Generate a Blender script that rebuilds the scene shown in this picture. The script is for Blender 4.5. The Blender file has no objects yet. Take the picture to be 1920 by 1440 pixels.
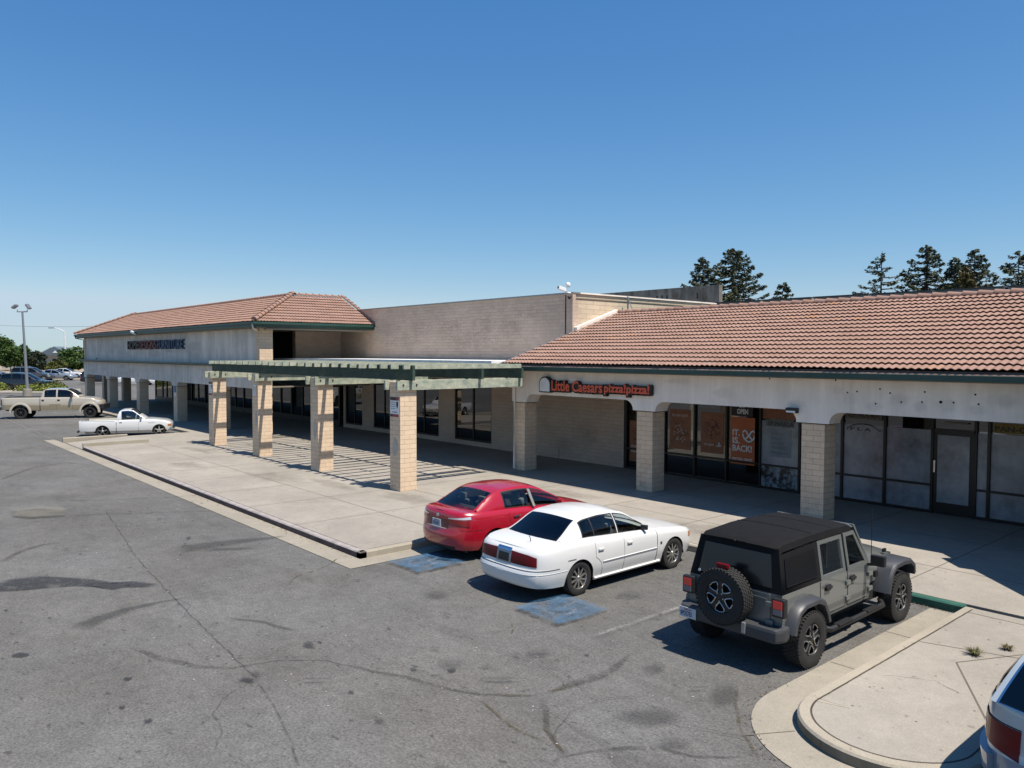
import bpy, bmesh, math, random
import numpy as np
from mathutils import Vector, Matrix
random.seed(7)
S = bpy.context.scene
COL = S.collection
R = math.radians
PI = math.pi

# ---------------------------------------------------------------- mesh builder
class MB:
    def __init__(s):
        s.v = []; s.f = []; s.m = []; s.uv = {}
    def vert(s, p):
        s.v.append(tuple(p)); return len(s.v) - 1
    def face(s, idx, mi=0, uv=None):
        if uv is not None: s.uv[len(s.f)] = uv
        s.f.append(tuple(idx)); s.m.append(mi)
    def poly(s, pts, mi=0):
        i = len(s.v); s.v.extend(tuple(p) for p in pts); s.face(range(i, i + len(pts)), mi)
    def box(s, x0, x1, y0, y1, z0, z1, mi=0):
        i = len(s.v)
        s.v += [(x0,y0,z0),(x1,y0,z0),(x1,y1,z0),(x0,y1,z0),(x0,y0,z1),(x1,y0,z1),(x1,y1,z1),(x0,y1,z1)]
        for q in ((3,2,1,0),(4,5,6,7),(0,1,5,4),(1,2,6,5),(2,3,7,6),(3,0,4,7)):
            s.face([i+k for k in q], mi)
        return s
    def obox(s, c, ax, ay, az, mi=0):          # oriented box: centre + half axes
        c, ax, ay, az = map(Vector, (c, ax, ay, az)); i = len(s.v)
        for sz in (-1, 1):
            for sx, sy in ((-1,-1),(1,-1),(1,1),(-1,1)):
                s.v.append(tuple(c + ax*sx + ay*sy + az*sz))
        for q in ((3,2,1,0),(4,5,6,7),(0,1,5,4),(1,2,6,5),(2,3,7,6),(3,0,4,7)):
            s.face([i+k for k in q], mi)
        return s
    def prism(s, poly, d, mi=0):               # 3-D polygon + extrusion vector
        n = len(poly); d = Vector(d); i = len(s.v)
        s.v += [tuple(p) for p in poly] + [tuple(Vector(p) + d) for p in poly]
        s.face(range(i + n - 1, i - 1, -1), mi); s.face(range(i + n, i + 2*n), mi)
        for k in range(n):
            s.face((i+k, i+(k+1) % n, i+n+(k+1) % n, i+n+k), mi)
        return s
    def tube(s, pts, r, n=8, mi=0, cap=True):
        pts = [Vector(p) for p in pts]; rs = r if isinstance(r, (list, tuple)) else [r]*len(pts)
        rings = []; up = Vector((0, 0, 1))
        for k, p in enumerate(pts):
            t = (pts[min(k+1, len(pts)-1)] - pts[max(k-1, 0)]).normalized()
            a = t.cross(up)
            if a.length < .05: a = t.cross(Vector((1, 0, 0)))
            a.normalize(); b = a.cross(t)
            rings.append([s.vert(p + (a*math.cos(2*PI*q/n) + b*math.sin(2*PI*q/n))*rs[k]) for q in range(n)])
        for k in range(len(rings)-1):
            for q in range(n):
                s.face((rings[k][q], rings[k][(q+1) % n], rings[k+1][(q+1) % n], rings[k+1][q]), mi)
        if cap:
            s.face(rings[0], mi); s.face(rings[-1][::-1], mi)
        return s
    def grid(s, P, mi=0, flip=False, mif=None):
        ids = [[s.vert(p) for p in row] for row in P]
        for a in range(len(P)-1):
            for b in range(len(P[0])-1):
                q = (ids[a][b], ids[a+1][b], ids[a+1][b+1], ids[a][b+1])
                s.face(q[::-1] if flip else q, mif(a, b) if mif else mi)
        return s
    def lathe(s, prof, o, ax, n=32, mi=0):     # prof: (along axis, radius)
        o = Vector(o); ax = Vector(ax).normalized()
        a = ax.orthogonal().normalized(); b = ax.cross(a); rings = []
        for t, r in prof:
            rings.append([s.vert(o + ax*t + (a*math.cos(2*PI*q/n) + b*math.sin(2*PI*q/n))*r) for q in range(n)])
        for k in range(len(rings)-1):
            for q in range(n):
                s.face((rings[k][q], rings[k+1][q], rings[k+1][(q+1) % n], rings[k][(q+1) % n]), mi)
        return s
    def build(s, name, mats, parent=None, smooth=False, weld=0, bevel=0, recalc=True):
        me = bpy.data.meshes.new(name)
        me.from_pydata(s.v, [], s.f)
        if not isinstance(mats, (list, tuple)): mats = [mats]
        for m in mats: me.materials.append(m)
        if len(mats) > 1: me.polygons.foreach_set('material_index', s.m)
        if s.uv:
            ul = me.uv_layers.new(name='uv'); k = 0
            for fi, f in enumerate(s.f):
                u = s.uv.get(fi)
                for j in range(len(f)):
                    ul.data[k].uv = u[j] if u else (0, 0); k += 1
        if weld or recalc:
            bm = bmesh.new(); bm.from_mesh(me)
            if weld: bmesh.ops.remove_doubles(bm, verts=bm.verts, dist=weld)
            if recalc: bmesh.ops.recalc_face_normals(bm, faces=bm.faces)
            if bevel:
                es = [e for e in bm.edges if len(e.link_faces) == 2 and e.calc_face_angle(0) > .6]
                bmesh.ops.bevel(bm, geom=es, offset=bevel, segments=2, profile=.6, affect='EDGES', clamp_overlap=True)
            bm.to_mesh(me); bm.free()
        if smooth:
            me.polygons.foreach_set('use_smooth', [True]*len(me.polygons))
            if smooth is not True: 
                try: me.set_sharp_from_angle(angle=smooth)
                except Exception: pass
        o = bpy.data.objects.new(name, me); COL.objects.link(o)
        if parent is not None: o.parent = parent
        return o

def box(name, x0, x1, y0, y1, z0, z1, m, parent=None, bevel=0):
    return MB().box(x0, x1, y0, y1, z0, z1).build(name, m, parent, bevel=bevel)
def thing(name, label, cat, loc=(0, 0, 0), rz=0, group=None):
    o = bpy.data.objects.new(name, None); COL.objects.link(o)
    o.location = loc; o.rotation_euler = (0, 0, rz); o.empty_display_size = .3
    o['label'] = label; o['category'] = cat
    if group: o['group'] = group
    return o
def tag(o, label, cat, group=None, kind=None):
    o['label'] = label; o['category'] = cat
    if group: o['group'] = group
    if kind: o['kind'] = kind
    return o
def struct(o):
    o['kind'] = 'structure'; return o
def copy_thing(o, loc, rz=None, label=None, scale=None):
    def cp(x, par):
        c = x.copy(); COL.objects.link(c)
        if par is not None: c.parent = par
        for ch in x.children: cp(ch, c)
        return c
    c = cp(o, None); c.location = loc
    if rz is not None: c.rotation_euler = (0, 0, rz)
    if scale: c.scale = scale
    if label: c['label'] = label
    return c
def text(name, s, size, M, m, parent=None, ext=.005, off=0, xs=1.0, align='LEFT', shear=0, spacing=1.0, res=3):
    cu = bpy.data.curves.new(name, 'FONT'); cu.body = s; cu.size = size; cu.extrude = ext; cu.offset = off
    cu.align_x = align; cu.shear = shear; cu.space_character = spacing; cu.resolution_u = res
    t = bpy.data.objects.new(name + '_t', cu); COL.objects.link(t)
    dg = bpy.context.evaluated_depsgraph_get(); dg.update()
    me = bpy.data.meshes.new_from_object(t.evaluated_get(dg)); me.name = name
    bpy.data.objects.remove(t); bpy.data.curves.remove(cu)
    me.transform(Matrix.Diagonal((xs, 1, 1, 1))); me.transform(M)
    me.materials.clear(); me.materials.append(m)
    o = bpy.data.objects.new(name, me); COL.objects.link(o)
    if parent is not None: o.parent = parent
    return o
def M_front(x, y, z):      # text facing -Y
    return Matrix.Translation((x, y, z)) @ Matrix.Rotation(PI/2, 4, 'X')

# ---------------------------------------------------------------- materials
# colours below were measured off the photo at exposure 0; the scene is exposed +0.5, so most are scaled down
ALB = {k: 1.0 for k in ('cream_stucco', 'weathered_stucco', 'tan_block_wall', 'white_paint', 'chrome', 'alloy_rim', 'white_car_paint', 'white_pickup_paint', 'white_roof_coating', 'sign_white', 'sedan_paint', 'clear_lens', 'bright_red_lens')}
ALB.update(red_car_paint=.8, tan_block=.84, sign_red_orange=1.0)
class NT:
    def __init__(s, name):
        m = bpy.data.materials.new(name); m.use_nodes = True; s.m = m; s.t = m.node_tree
        s.N = s.t.nodes; s.L = s.t.links; s.N.clear()
        s.out = s.N.new('ShaderNodeOutputMaterial'); s.b = s.N.new('ShaderNodeBsdfPrincipled')
        s.L.new(s.b.outputs[0], s.out.inputs[0])
        s.tc = s.N.new('ShaderNodeTexCoord')
        s.co = s.tc.outputs['Object']
    def new(s, t, **k):
        n = s.N.new(t)
        for a, v in k.items():
            if a in n.inputs.keys(): s.set(n, a, v)
            else: setattr(n, a, v)
        return n
    def set(s, n, i, v):
        if hasattr(v, 'is_linked') or hasattr(v, 'links'): s.L.new(v, n.inputs[i])
        else: n.inputs[i].default_value = v
    def noise(s, scale, detail=4, rough=.6, co=None, dist=0):
        n = s.N.new('ShaderNodeTexNoise'); n.inputs['Scale'].default_value = scale
        n.inputs['Detail'].default_value = detail; n.inputs['Roughness'].default_value = rough
        n.inputs['Distortion'].default_value = dist
        s.L.new(co or s.co, n.inputs['Vector']); return n.outputs[0]
    def scaled(s, v, co=None):
        n = s.N.new('ShaderNodeMapping'); n.inputs['Scale'].default_value = v
        s.L.new(co or s.co, n.inputs[0]); return n.outputs[0]
    def ramp(s, f, stops):
        n = s.N.new('ShaderNodeValToRGB'); e = n.color_ramp.elements
        while len(e) < len(stops): e.new(.5)
        for k, (p, c) in enumerate(stops):
            e[k].position = p; e[k].color = (c, c, c, 1) if not hasattr(c, '__len__') else (*c, 1)
        s.L.new(f, n.inputs[0]); return n.outputs[0]
    def mix(s, a, b, f, mode='MIX'):
        n = s.N.new('ShaderNodeMix'); n.data_type = 'RGBA'; n.blend_type = mode
        for i, v in ((0, f), (6, a), (7, b)):
            if hasattr(v, 'links'): s.L.new(v, n.inputs[i])
            else: n.inputs[i].default_value = v if i == 0 else ((*v, 1) if len(v) == 3 else v)
        return n.outputs[2]
    def math(s, op, a, b=0.0, c=0.0):
        n = s.N.new('ShaderNodeMath'); n.operation = op
        for i, v in enumerate((a, b, c)):
            if hasattr(v, 'links'): s.L.new(v, n.inputs[i])
            else: n.inputs[i].default_value = v
        return n.outputs[0]
    def bump(s, h, strength=.3, dist=.01):
        n = s.N.new('ShaderNodeBump'); n.inputs['Strength'].default_value = strength
        n.inputs['Distance'].default_value = dist; s.L.new(h, n.inputs['Height'])
        s.L.new(n.outputs[0], s.b.inputs['Normal']); return n
    def base(s, c):
        a = ALB.get(s.m.name, .72)
        if a != 1: c = s.mix(c, (a, a, a), 1, 'MULTIPLY') if hasattr(c, 'links') else [v*a for v in c]
        if hasattr(c, 'links'): s.L.new(c, s.b.inputs['Base Color'])
        else: s.b.inputs['Base Color'].default_value = (*c, 1)
    def p(s, **k):
        for a, v in k.items():
            i = {'rough': 'Roughness', 'metal': 'Metallic', 'spec': 'Specular IOR Level', 'coat': 'Coat Weight', 'coatr': 'Coat Roughness', 'ior': 'IOR', 'trans': 'Transmission Weight', 'alpha': 'Alpha'}[a]
            s.set(s.b, i, v)
        return s

def pm(name, c, rough=.6, metal=0, var=((3, .12),), bump=None, spec=.5, coat=0, coatr=.05):
    n = NT(name); col = c
    for sc, am in var:
        f = n.ramp(n.noise(sc, 5, .65), [(.3, 1-am), (.7, 1+am)])
        col = n.mix(col, f, 1.0, 'MULTIPLY')
    n.base(col); n.p(rough=rough, metal=metal, spec=spec, coat=coat, coatr=coatr)
    if bump: n.bump(n.noise(bump[0], 4), bump[1], bump[2] if len(bump) > 2 else .01)
    return n.m

def mat_brick(name, c, mortar, bw=.4, rh=.15, var=.1, stain=.12):
    n = NT(name)
    sx = n.new('ShaderNodeSeparateXYZ'); n.L.new(n.co, sx.inputs[0])
    wob = n.math('MULTIPLY', n.noise(2.3, 3), .03)
    cx = n.new('ShaderNodeCombineXYZ'); n.L.new(n.math('ADD', sx.outputs[0], sx.outputs[1]), cx.inputs[0])
    n.L.new(n.math('ADD', sx.outputs[2], wob), cx.inputs[1])
    b = n.new('ShaderNodeTexBrick'); n.L.new(cx.outputs[0], b.inputs['Vector'])
    b.inputs['Scale'].default_value = 1; b.inputs['Brick Width'].default_value = bw; b.inputs['Row Height'].default_value = rh
    b.inputs['Mortar Size'].default_value = .009; b.inputs['Mortar Smooth'].default_value = .6
    b.inputs['Color1'].default_value = (*[v*(1+var*.6) for v in c], 1); b.inputs['Color2'].default_value = (*[v*(1-var*.6) for v in c], 1)
    b.inputs['Mortar'].default_value = (*mortar, 1)
    col = n.mix(b.outputs[0], n.ramp(n.noise(.7, 5, .6), [(.3, 1-stain), (.7, 1+stain*.6)]), 1, 'MULTIPLY')
    col = n.mix(col, n.ramp(n.noise(9, 4, .7), [(.3, .93), (.7, 1.05)]), 1, 'MULTIPLY')
    n.base(col); n.p(rough=.85, spec=.25)
    h = n.math('MULTIPLY_ADD', b.outputs['Fac'], -1.0, n.math('MULTIPLY', n.noise(14, 4), .5))
    n.bump(h, .55, .012); return n.m

def mat_glass(name, tint, refl=.06, rough=.02):
    n = NT(name); n.N.remove(n.b)
    tr = n.new('ShaderNodeBsdfTransparent'); tr.inputs[0].default_value = (*tint, 1)
    gl = n.new('ShaderNodeBsdfGlossy'); gl.inputs['Roughness'].default_value = rough
    fr = n.new('ShaderNodeFresnel'); fr.inputs[0].default_value = 1.5
    f = n.math('ADD', n.math('MULTIPLY', fr.outputs[0], .9), refl-.04)
    mx = n.new('ShaderNodeMixShader'); n.L.new(f, mx.inputs[0]); n.L.new(tr.outputs[0], mx.inputs[1]); n.L.new(gl.outputs[0], mx.inputs[2])
    n.L.new(mx.outputs[0], n.out.inputs[0]); return n.m

MT = {}
MT['brick'] = mat_brick('tan_block', (.80, .61, .43), (.56, .42, .29), stain=.10)
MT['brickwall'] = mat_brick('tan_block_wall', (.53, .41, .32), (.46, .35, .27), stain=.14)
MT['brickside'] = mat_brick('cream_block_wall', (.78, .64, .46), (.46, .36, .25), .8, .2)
def mat_stucco(name, c, streak=.12):
    n = NT(name)
    st = n.ramp(n.noise(1.0, 5, .7, n.scaled((2.2, 2.2, .25))), [(.35, 1-streak), (.65, 1+streak*.4)])
    pa = n.ramp(n.noise(.8, 4, .6), [(.35, 1-streak*.8), (.65, 1.04)])
    n.base(n.mix(n.mix(c, st, 1, 'MULTIPLY'), pa, 1, 'MULTIPLY')); n.p(rough=.9, spec=.2)
    n.bump(n.noise(45, 3), .25, .006); return n.m
MT['stucco'] = mat_stucco('cream_stucco', (.82, .74, .65))
MT['stucco_grey'] = mat_stucco('weathered_stucco', (.70, .63, .55), .2)
MT['grey_conc'] = mat_stucco('streaked_grey_concrete', (.36, .33, .28), .5)
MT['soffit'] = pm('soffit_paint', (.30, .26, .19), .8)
def mat_concrete(name, c, st=.18):
    n = NT(name)
    a = n.ramp(n.noise(.35, 6, .65), [(.3, 1-st), (.7, 1+st*.7)])
    b = n.ramp(n.noise(3.5, 6, .75), [(.3, .9), (.7, 1.06)])
    d = n.ramp(n.noise(45, 4, .8), [(.3, .82), (.7, 1.16)])
    sp = n.ramp(n.noise(7, 2, .5), [(.27, .72), (.31, 1)])
    col = c
    for q in (a, b, d, sp): col = n.mix(col, q, 1, 'MULTIPLY')
    n.base(col); n.p(rough=.9, spec=.25); n.bump(n.noise(80, 3), .2, .004); return n.m
MT['walk'] = mat_concrete('sidewalk_concrete', (.415, .378, .322))
MT['kerb'] = mat_concrete('kerb_concrete', (.46, .41, .325), .14)
MT['apron'] = mat_concrete('gutter_concrete', (.40, .36, .29), .16)
def mat_asphalt():
    n = NT('worn_asphalt')
    a = n.ramp(n.noise(.12, 6, .62), [(.3, .82), (.7, 1.12)])
    b = n.ramp(n.noise(.9, 6, .7), [(.28, .80), (.7, 1.10)])
    d = n.ramp(n.noise(26, 5, .85), [(.30, .42), (.70, 1.62)])
    g = n.ramp(n.noise(150, 2, .6), [(.62, 1), (.72, 1.9)])
    sp = n.ramp(n.noise(5.2, 3, .6, n.scaled((.8, 1.5, 1))), [(.315, .58), (.36, 1)])
    sp2 = n.ramp(n.noise(17, 2, .6), [(.30, .62), (.35, 1)])
    st = n.ramp(n.noise(.5, 5, .6, n.scaled((.5, 2.2, 1))), [(.30, .80), (.45, 1)])
    m2 = n.ramp(n.noise(5.5, 5, .75), [(.3, .80), (.7, 1.14)])
    col = n.mix((.176, .173, .164), (.160, .152, .138), n.ramp(n.noise(.3, 4, .6), [(.4, 0), (.65, 1)]))
    for q in (a, b, d, g, sp, sp2, st, m2): col = n.mix(col, q, 1, 'MULTIPLY')
    n.base(col); n.p(rough=.88, spec=.3); n.bump(n.noise(70, 3, .7), .5, .01); return n.m
MT['asphalt'] = mat_asphalt()
def mat_decal(name, c, dens=.8, sc=3.0, lo=.38, hi=.6, rough=.8, fine=25):
    n = NT(name); n.base(c); n.p(rough=rough, spec=.3)
    f = n.ramp(n.math('ADD', n.math('MULTIPLY', n.noise(sc, 6, .7), .65), n.math('MULTIPLY', n.noise(fine, 4, .7), .35)), [(lo, 0), (hi, dens)])
    at = n.new('ShaderNodeAttribute', attribute_name='edge')
    n.p(alpha=n.math('MULTIPLY', f, at.outputs['Fac'])); return n.m
MT['crack'] = mat_decal('crack_filler', (.060, .058, .054), .46, 2.5, .36, .62, .75)
MT['crackdirt'] = mat_decal('crack_dirt', (.13, .105, .06), .8, 3.5, .45, .6)
MT['stain'] = mat_decal('oil_stain', (.045, .045, .046), .58, 2.4, .36, .50, .6)
MT['stain_soft'] = mat_decal('faint_stain', (.06, .06, .058), .34, 1.2, .2, .5, .7)
MT['whitepaint'] = mat_decal('worn_white_paint', (.60, .58, .54), .46, 2.6, .48, .66)
MT['bluepaint'] = mat_decal('worn_blue_paint', (.075, .19, .33), .66, 2.6, .36, .60)
MT['faintwhite'] = mat_decal('rubbed_white_paint', (.50, .52, .54), .34, 3.0, .44, .64)
MT['lightpatch'] = mat_decal('pale_patch', (.26, .24, .19), .5, 1.4, .25, .5)
MT['green'] = None
def mat_wood(name, c, c2):
    n = NT(name)
    g = n.noise(1.0, 6, .7, n.scaled((3, 3, 14)))
    f = n.ramp(n.noise(3, 5, .7), [(.38, 0), (.62, 1)])
    col = n.mix(n.mix(c, c2, f), n.ramp(g, [(.3, .75), (.7, 1.15)]), 1, 'MULTIPLY')
    n.base(col); n.p(rough=.8, spec=.3); n.bump(g, .3, .01); return n.m
MT['wood'] = mat_wood('peeling_green_wood', (.32, .38, .30), (.60, .60, .46))
MT['green'] = pm('green_gutter', (.025, .075, .058), .45, var=((2, .2),))
MT['greenband'] = pm('faded_green_band', (.05, .085, .075), .6, var=((2, .2),))
MT['dripboard'] = pm('drip_board', (.42, .27, .20), .8)
MT['white_roof'] = pm('white_roof_coating', (.72, .71, .68), .7)
MT['roofgravel'] = pm('roof_gravel', (.35, .33, .30), .9)
def mat_tile():
    n = NT('clay_tile')
    fl = n.new('ShaderNodeVectorMath', operation='FLOOR'); n.L.new(n.tc.outputs['UV'], fl.inputs[0])
    wn = n.new('ShaderNodeTexWhiteNoise'); n.L.new(fl.outputs[0], wn.inputs['Vector'])
    col = n.ramp(wn.outputs['Value'], [(0, (.38, .23, .172)), (.45, (.405, .248, .19)), (.96, (.425, .268, .21)), (1, (.46, .25, .15))])
    b = n.ramp(n.noise(.55, 5, .65), [(.3, .9), (.7, 1.06)])
    o = n.ramp(n.noise(.28, 5, .7), [(.62, 0), (.78, .40)])
    col = n.mix(col, b, 1, 'MULTIPLY'); col = n.mix(col, (.52, .27, .13), o)
    n.base(n.mix(col, n.ramp(n.noise(22, 4, .7), [(.3, .88), (.7, 1.08)]), 1, 'MULTIPLY')); n.p(rough=.85, spec=.25); n.bump(n.noise(40, 3), .2, .005)
    return n.m
MT['tile'] = mat_tile()
MT['dark'] = pm('dark_void', (.008, .008, .009), .9)
MT['black'] = pm('black_plastic', (.018, .018, .019), .5)
MT['alum'] = pm('dark_bronze_aluminium', (.022, .018, .015), .4, .3)
MT['shopglass'] = mat_glass('shop_glass', (.30, .31, .31), .13)
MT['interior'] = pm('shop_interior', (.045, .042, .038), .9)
MT['steel'] = pm('galvanised_steel', (.42, .42, .42), .45, .6)
MT['white'] = pm('white_paint', (.78, .78, .76), .5, var=((2, .04),))
MT['red_kerb'] = pm('worn_red_kerb_paint', (.10, .07, .072), .8, var=((6, .5), (1.2, .4)))
MT['kerb_top'] = pm('faded_pink_kerb_top', (.42, .375, .355), .85, var=((5, .3),))
MT['green_kerb'] = pm('green_kerb_paint', (.03, .14, .10), .7, var=((4, .3),))
def paint(name, c, metal=0, rough=.25, coat=1.0, dirt=.05):
    return pm(name, c, rough, metal, ((1.3, dirt), (60, dirt*.6)), None, .5, coat, .04)
MT['tyre'] = pm('tyre_rubber', (.022, .021, .020), .85, var=((8, .3),))
MT['chrome'] = pm('chrome', (.7, .7, .7), .12, 1.0)
MT['alloy'] = pm('alloy_rim', (.52, .51, .49), .3, .9)
MT['darkalloy'] = pm('dark_alloy', (.045, .045, .048), .4, .6)
MT['carglass'] = mat_glass('car_glass', (.66, .71, .71), .08)
MT['tintglass'] = mat_glass('tinted_car_glass', (.06, .065, .07), .07)
MT['redlens'] = pm('red_lens', (.30, .008, .010), .12, coat=1)
MT['darkredlens'] = pm('dark_red_lens', (.16, .004, .008), .35, spec=.25)
MT['brightred'] = pm('bright_red_lens', (.75, .03, .02), .15, coat=1)
MT['clearlens'] = pm('clear_lens', (.62, .62, .64), .1, .3, coat=1)
MT['amberlens'] = pm('amber_lens', (.55, .17, .03), .15, coat=1)
MT['carpet'] = pm('car_interior_dark', (.03, .03, .032), .8)
MT['seat'] = pm('grey_seat_cloth', (.27, .27, .26), .8)
MT['seat_dark'] = pm('dark_seat_cloth', (.06, .06, .06), .8)
MT['plate'] = pm('licence_plate_white', (.62, .66, .70), .4, var=((9, .04),))
MT['plateblue'] = pm('plate_blue', (.03, .06, .22), .5)
MT['platered'] = pm('plate_red', (.35, .05, .05), .5)
# ---------------------------------------------------------------- vehicles
def curve(pts, sm=.04):
    xs = np.array([p[0] for p in pts], float); ys = np.array([p[1] for p in pts], float)
    g = np.linspace(xs[0]-.3, xs[-1]+.3, 600); y = np.interp(g, xs, ys)
    if sm:
        h = g[1]-g[0]; k = max(1, int(sm/h)); ker = np.hanning(2*k+3); ker /= ker.sum()
        y = np.convolve(np.pad(y, k+1, mode='edge'), ker, 'valid')
    return lambda t: float(np.interp(t, g, y))

class Car:
    def __init__(s, root, P, mats):
        s.root = root; s.P = P; s.M = mats
        s.yr = curve(P['rear'], P.get('rsm', .03)); s.yf = curve(P['front'], .05)
        s.w = curve(P['width'], .06); s.zh = curve(P['shoulder'], .10); s.zlow = curve(P['low'], .05)
        s.crown = curve(P['crown'], .2); s.taper = curve(P.get('taper', [(-2, 1), (5, 1)]), .5)
        s.Y0 = min(p[1] for p in P['rear']); s.Y1 = max(p[1] for p in P['front'])
        s.ym = (s.Y0+s.Y1)/2; s.hl = (s.Y1-s.Y0)/2
        s.ea, s.eb = P.get('rexp', (3.2, 16)); s.fa, s.fb = P.get('fexp', (2.5, 14))
        s.sec = P.get('round', (.10, .055))
        # nominal outline, right half, rear centre -> front centre
        pts = []
        for ux in np.linspace(0, .86, 24): pts.append((ux, -(1-ux**s.ea)**(1/s.eb)))
        ur = pts[-1][1]; uf = (1-.86**s.fa)**(1/s.fb)
        ys = set(np.round(np.arange(s.ym+ur*s.hl+.03, s.ym+uf*s.hl-.03, P.get('step', .16)), 3))
        for (yc, r, zc) in P['arches']:
            for a in range(0, 181, 9): ys.add(round(yc+r*math.cos(R(a)), 3))
        for y in P.get('cuts', []): ys.add(round(y, 3))
        ys = sorted(y for y in ys if s.ym+ur*s.hl+.01 < y < s.ym+uf*s.hl-.01)
        yy = [ys[0]]
        for y in ys[1:]:
            if y-yy[-1] > .006: yy.append(y)
        for y in yy:
            uy = (y-s.ym)/s.hl
            a, b = (s.ea, s.eb) if uy < 0 else (s.fa, s.fb)
            pts.append(((1-abs(uy)**b)**(1/a), uy))
        for ux in np.linspace(.86, 0, 24): pts.append((ux, (1-ux**s.fa)**(1/s.fb)))
        s.cols = pts
        nom = [Vector((u[0]*P['W'], s.ym+u[1]*s.hl)) for u in pts]
        s.arc = [0]
        for a, b in zip(nom, nom[1:]): s.arc.append(s.arc[-1]+(b-a).length)
        s.nom = nom
    def at_s(s, q):
        return (float(np.interp(q, s.arc, [c[0] for c in s.cols])), float(np.interp(q, s.arc, [c[1] for c in s.cols])))
    def s_of_y(s, y):
        return float(np.interp(y, [n.y for n in s.nom], s.arc))
    def pos(s, u, z, side=1, off=0):
        ux, uy = u
        yn = s.ym+uy*s.hl
        e = abs(uy)**10
        y = yn + e*((s.yf(z)-s.Y1) if uy > 0 else (s.yr(z)-s.Y0))
        zh = s.zh(yn); h = max(0, 1-(zh-z)/s.sec[0])
        x = ux*(s.w(z)*s.taper(yn)-s.sec[1]*h*h)
        y -= math.copysign(1, uy)*s.sec[1]*h*h*e*.8
        return Vector((x*side, y, z))
    def zrange(s, u):
        yn = s.ym+u[1]*s.hl; lo = s.zlow(yn)
        if u[0] > .8:
            for (yc, r, zc) in s.P['arches']:
                d = abs(yn-yc)
                if d < r: lo = max(lo, zc+math.sqrt(max(r*r-d*d, 0)))
        return lo, s.zh(yn)
    def body(s):
        P = s.P; T = [0, .04, .1, .2, .3, .4, .5, .6, .7, .78, .85, .9, .94, .97, 1]
        bins = {}
        def mb(k):
            if k not in bins: bins[k] = MB()
            return bins[k]
        for side in (1, -1):
            G = []
            for u in s.cols:
                lo, hi = s.zrange(u)
                G.append([s.pos(u, lo+(hi-lo)*t, side) for t in T])
            for a in range(len(G)-1):
                yn = (s.nom[a].y+s.nom[a+1].y)/2; uxm = (s.cols[a][0]+s.cols[a+1][0])/2
                for b in range(len(T)-1):
                    q = [G[a][b], G[a+1][b], G[a+1][b+1], G[a][b+1]]
                    zc = sum(p.z for p in q)/4
                    k = P['part'](yn, zc, uxm, side) if 'part' in P else ('body', 0)
                    if k[0] in ('bumper',): k = ('bumper', 1 if yn > s.ym else -1)
                    if k[0] in ('lower',): k = ('lower', (side, yn > P['arches'][0][0], yn > P['arches'][1][0]))
                    mb(k).poly(q[::-1] if side > 0 else q)
        # wheel wells
        for (yc, r, zc) in P['arches']:
            for side in (1, -1):
                row = []
                for a in range(0, 181, 9):
                    y = yc+r*math.cos(R(a)); z = zc+r*math.sin(R(a)); u = s.at_s(s.s_of_y(y))
                    p = s.pos(u, max(z, s.zlow(y)), side)
                    row.append([p, Vector((p.x-side*.02, p.y, p.z-.005)), Vector((side*.42, p.y, p.z))])
                mb(('wheel_well', (yc, side))).grid(row)
        # top cap
        N = 10; yb0, yb1 = P['cabin']
        for a in range(len(s.cols)-1):
            rows = []
            for u in (s.cols[a], s.cols[a+1]):
                yn = s.ym+u[1]*s.hl; e = s.pos(u, s.zh(yn)); cr = s.crown(yn)
                rows.append([Vector((e.x*v, e.y, e.z+cr*(1-abs(v)**2.2))) for v in np.linspace(-1, 1, N+1)])
            yn = (s.nom[a].y+s.nom[a+1].y)/2
            if yb0+.03 < yn < yb1-.02:
                m = mb(('interior', 0))
                for r_ in rows:
                    for p in r_[1:-1]: p.z -= P.get('intdrop', .16)
            elif 'bed' in P and P['bed'][0] < yn < P['bed'][1]:
                continue
            else: m = mb(('hood', 0) if yn > s.ym else ('trunk_lid' if 'bed' not in P else 'body', 0))
            for k in range(N):
                q = [rows[0][k], rows[1][k], rows[1][k+1], rows[0][k+1]]
                m.poly(q)
        if 'bed' in P:
            y0, y1, zf, ins = P['bed']; b = mb(('cargo_bed', 0)); rim = []
            u0 = [u for u in s.cols if y0-.001 <= s.ym+u[1]*s.hl <= y1+.001]
            ring_o = [s.pos(u, s.zh(s.ym+u[1]*s.hl)) for u in u0]
            for sd in (1, -1):
                g = []
                for p in ring_o:
                    g.append([Vector((p.x*sd, p.y, p.z)), Vector(((p.x-ins)*sd, p.y, p.z)), Vector(((p.x-ins-.02)*sd, p.y, p.z-.05)), Vector(((p.x-ins-.02)*sd, p.y, zf))])
                b.grid(g)
            xi = ring_o[0].x-ins-.02; zt = ring_o[0].z
            b.poly([(-xi, y0, zf), (xi, y0, zf), (xi, y1, zf), (-xi, y1, zf)])
            b.poly([(-xi, y0, zf), (xi, y0, zf), (xi, y0, zt), (-xi, y0, zt)])
            b.poly([(-xi, y1, zf), (xi, y1, zf), (xi, y1, zt), (-xi, y1, zt)])
        b = MB(); W = P['W']; lo = s.zlow(s.ym)
        b.box(-W*.80, W*.80, s.Y0+.3, s.Y1-.3, lo+.02, lo+.16)
        b.build('underbody', MT['dark'], s.root)
        for (k, sd), m in bins.items():
            mm = {'wheel_well': MT['dark'], 'interior': MT['carpet'], 'bumper': s.M.get('bumper', s.M['body']), 'sill': s.M.get('sill', s.M['body']), 'lower': s.M.get('lower', s.M['body']), 'cargo_bed': s.M.get('bed', s.M['body'])}.get(k, s.M['body'])
            m.build(k, mm, s.root, smooth=R(50), weld=.002)
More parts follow.
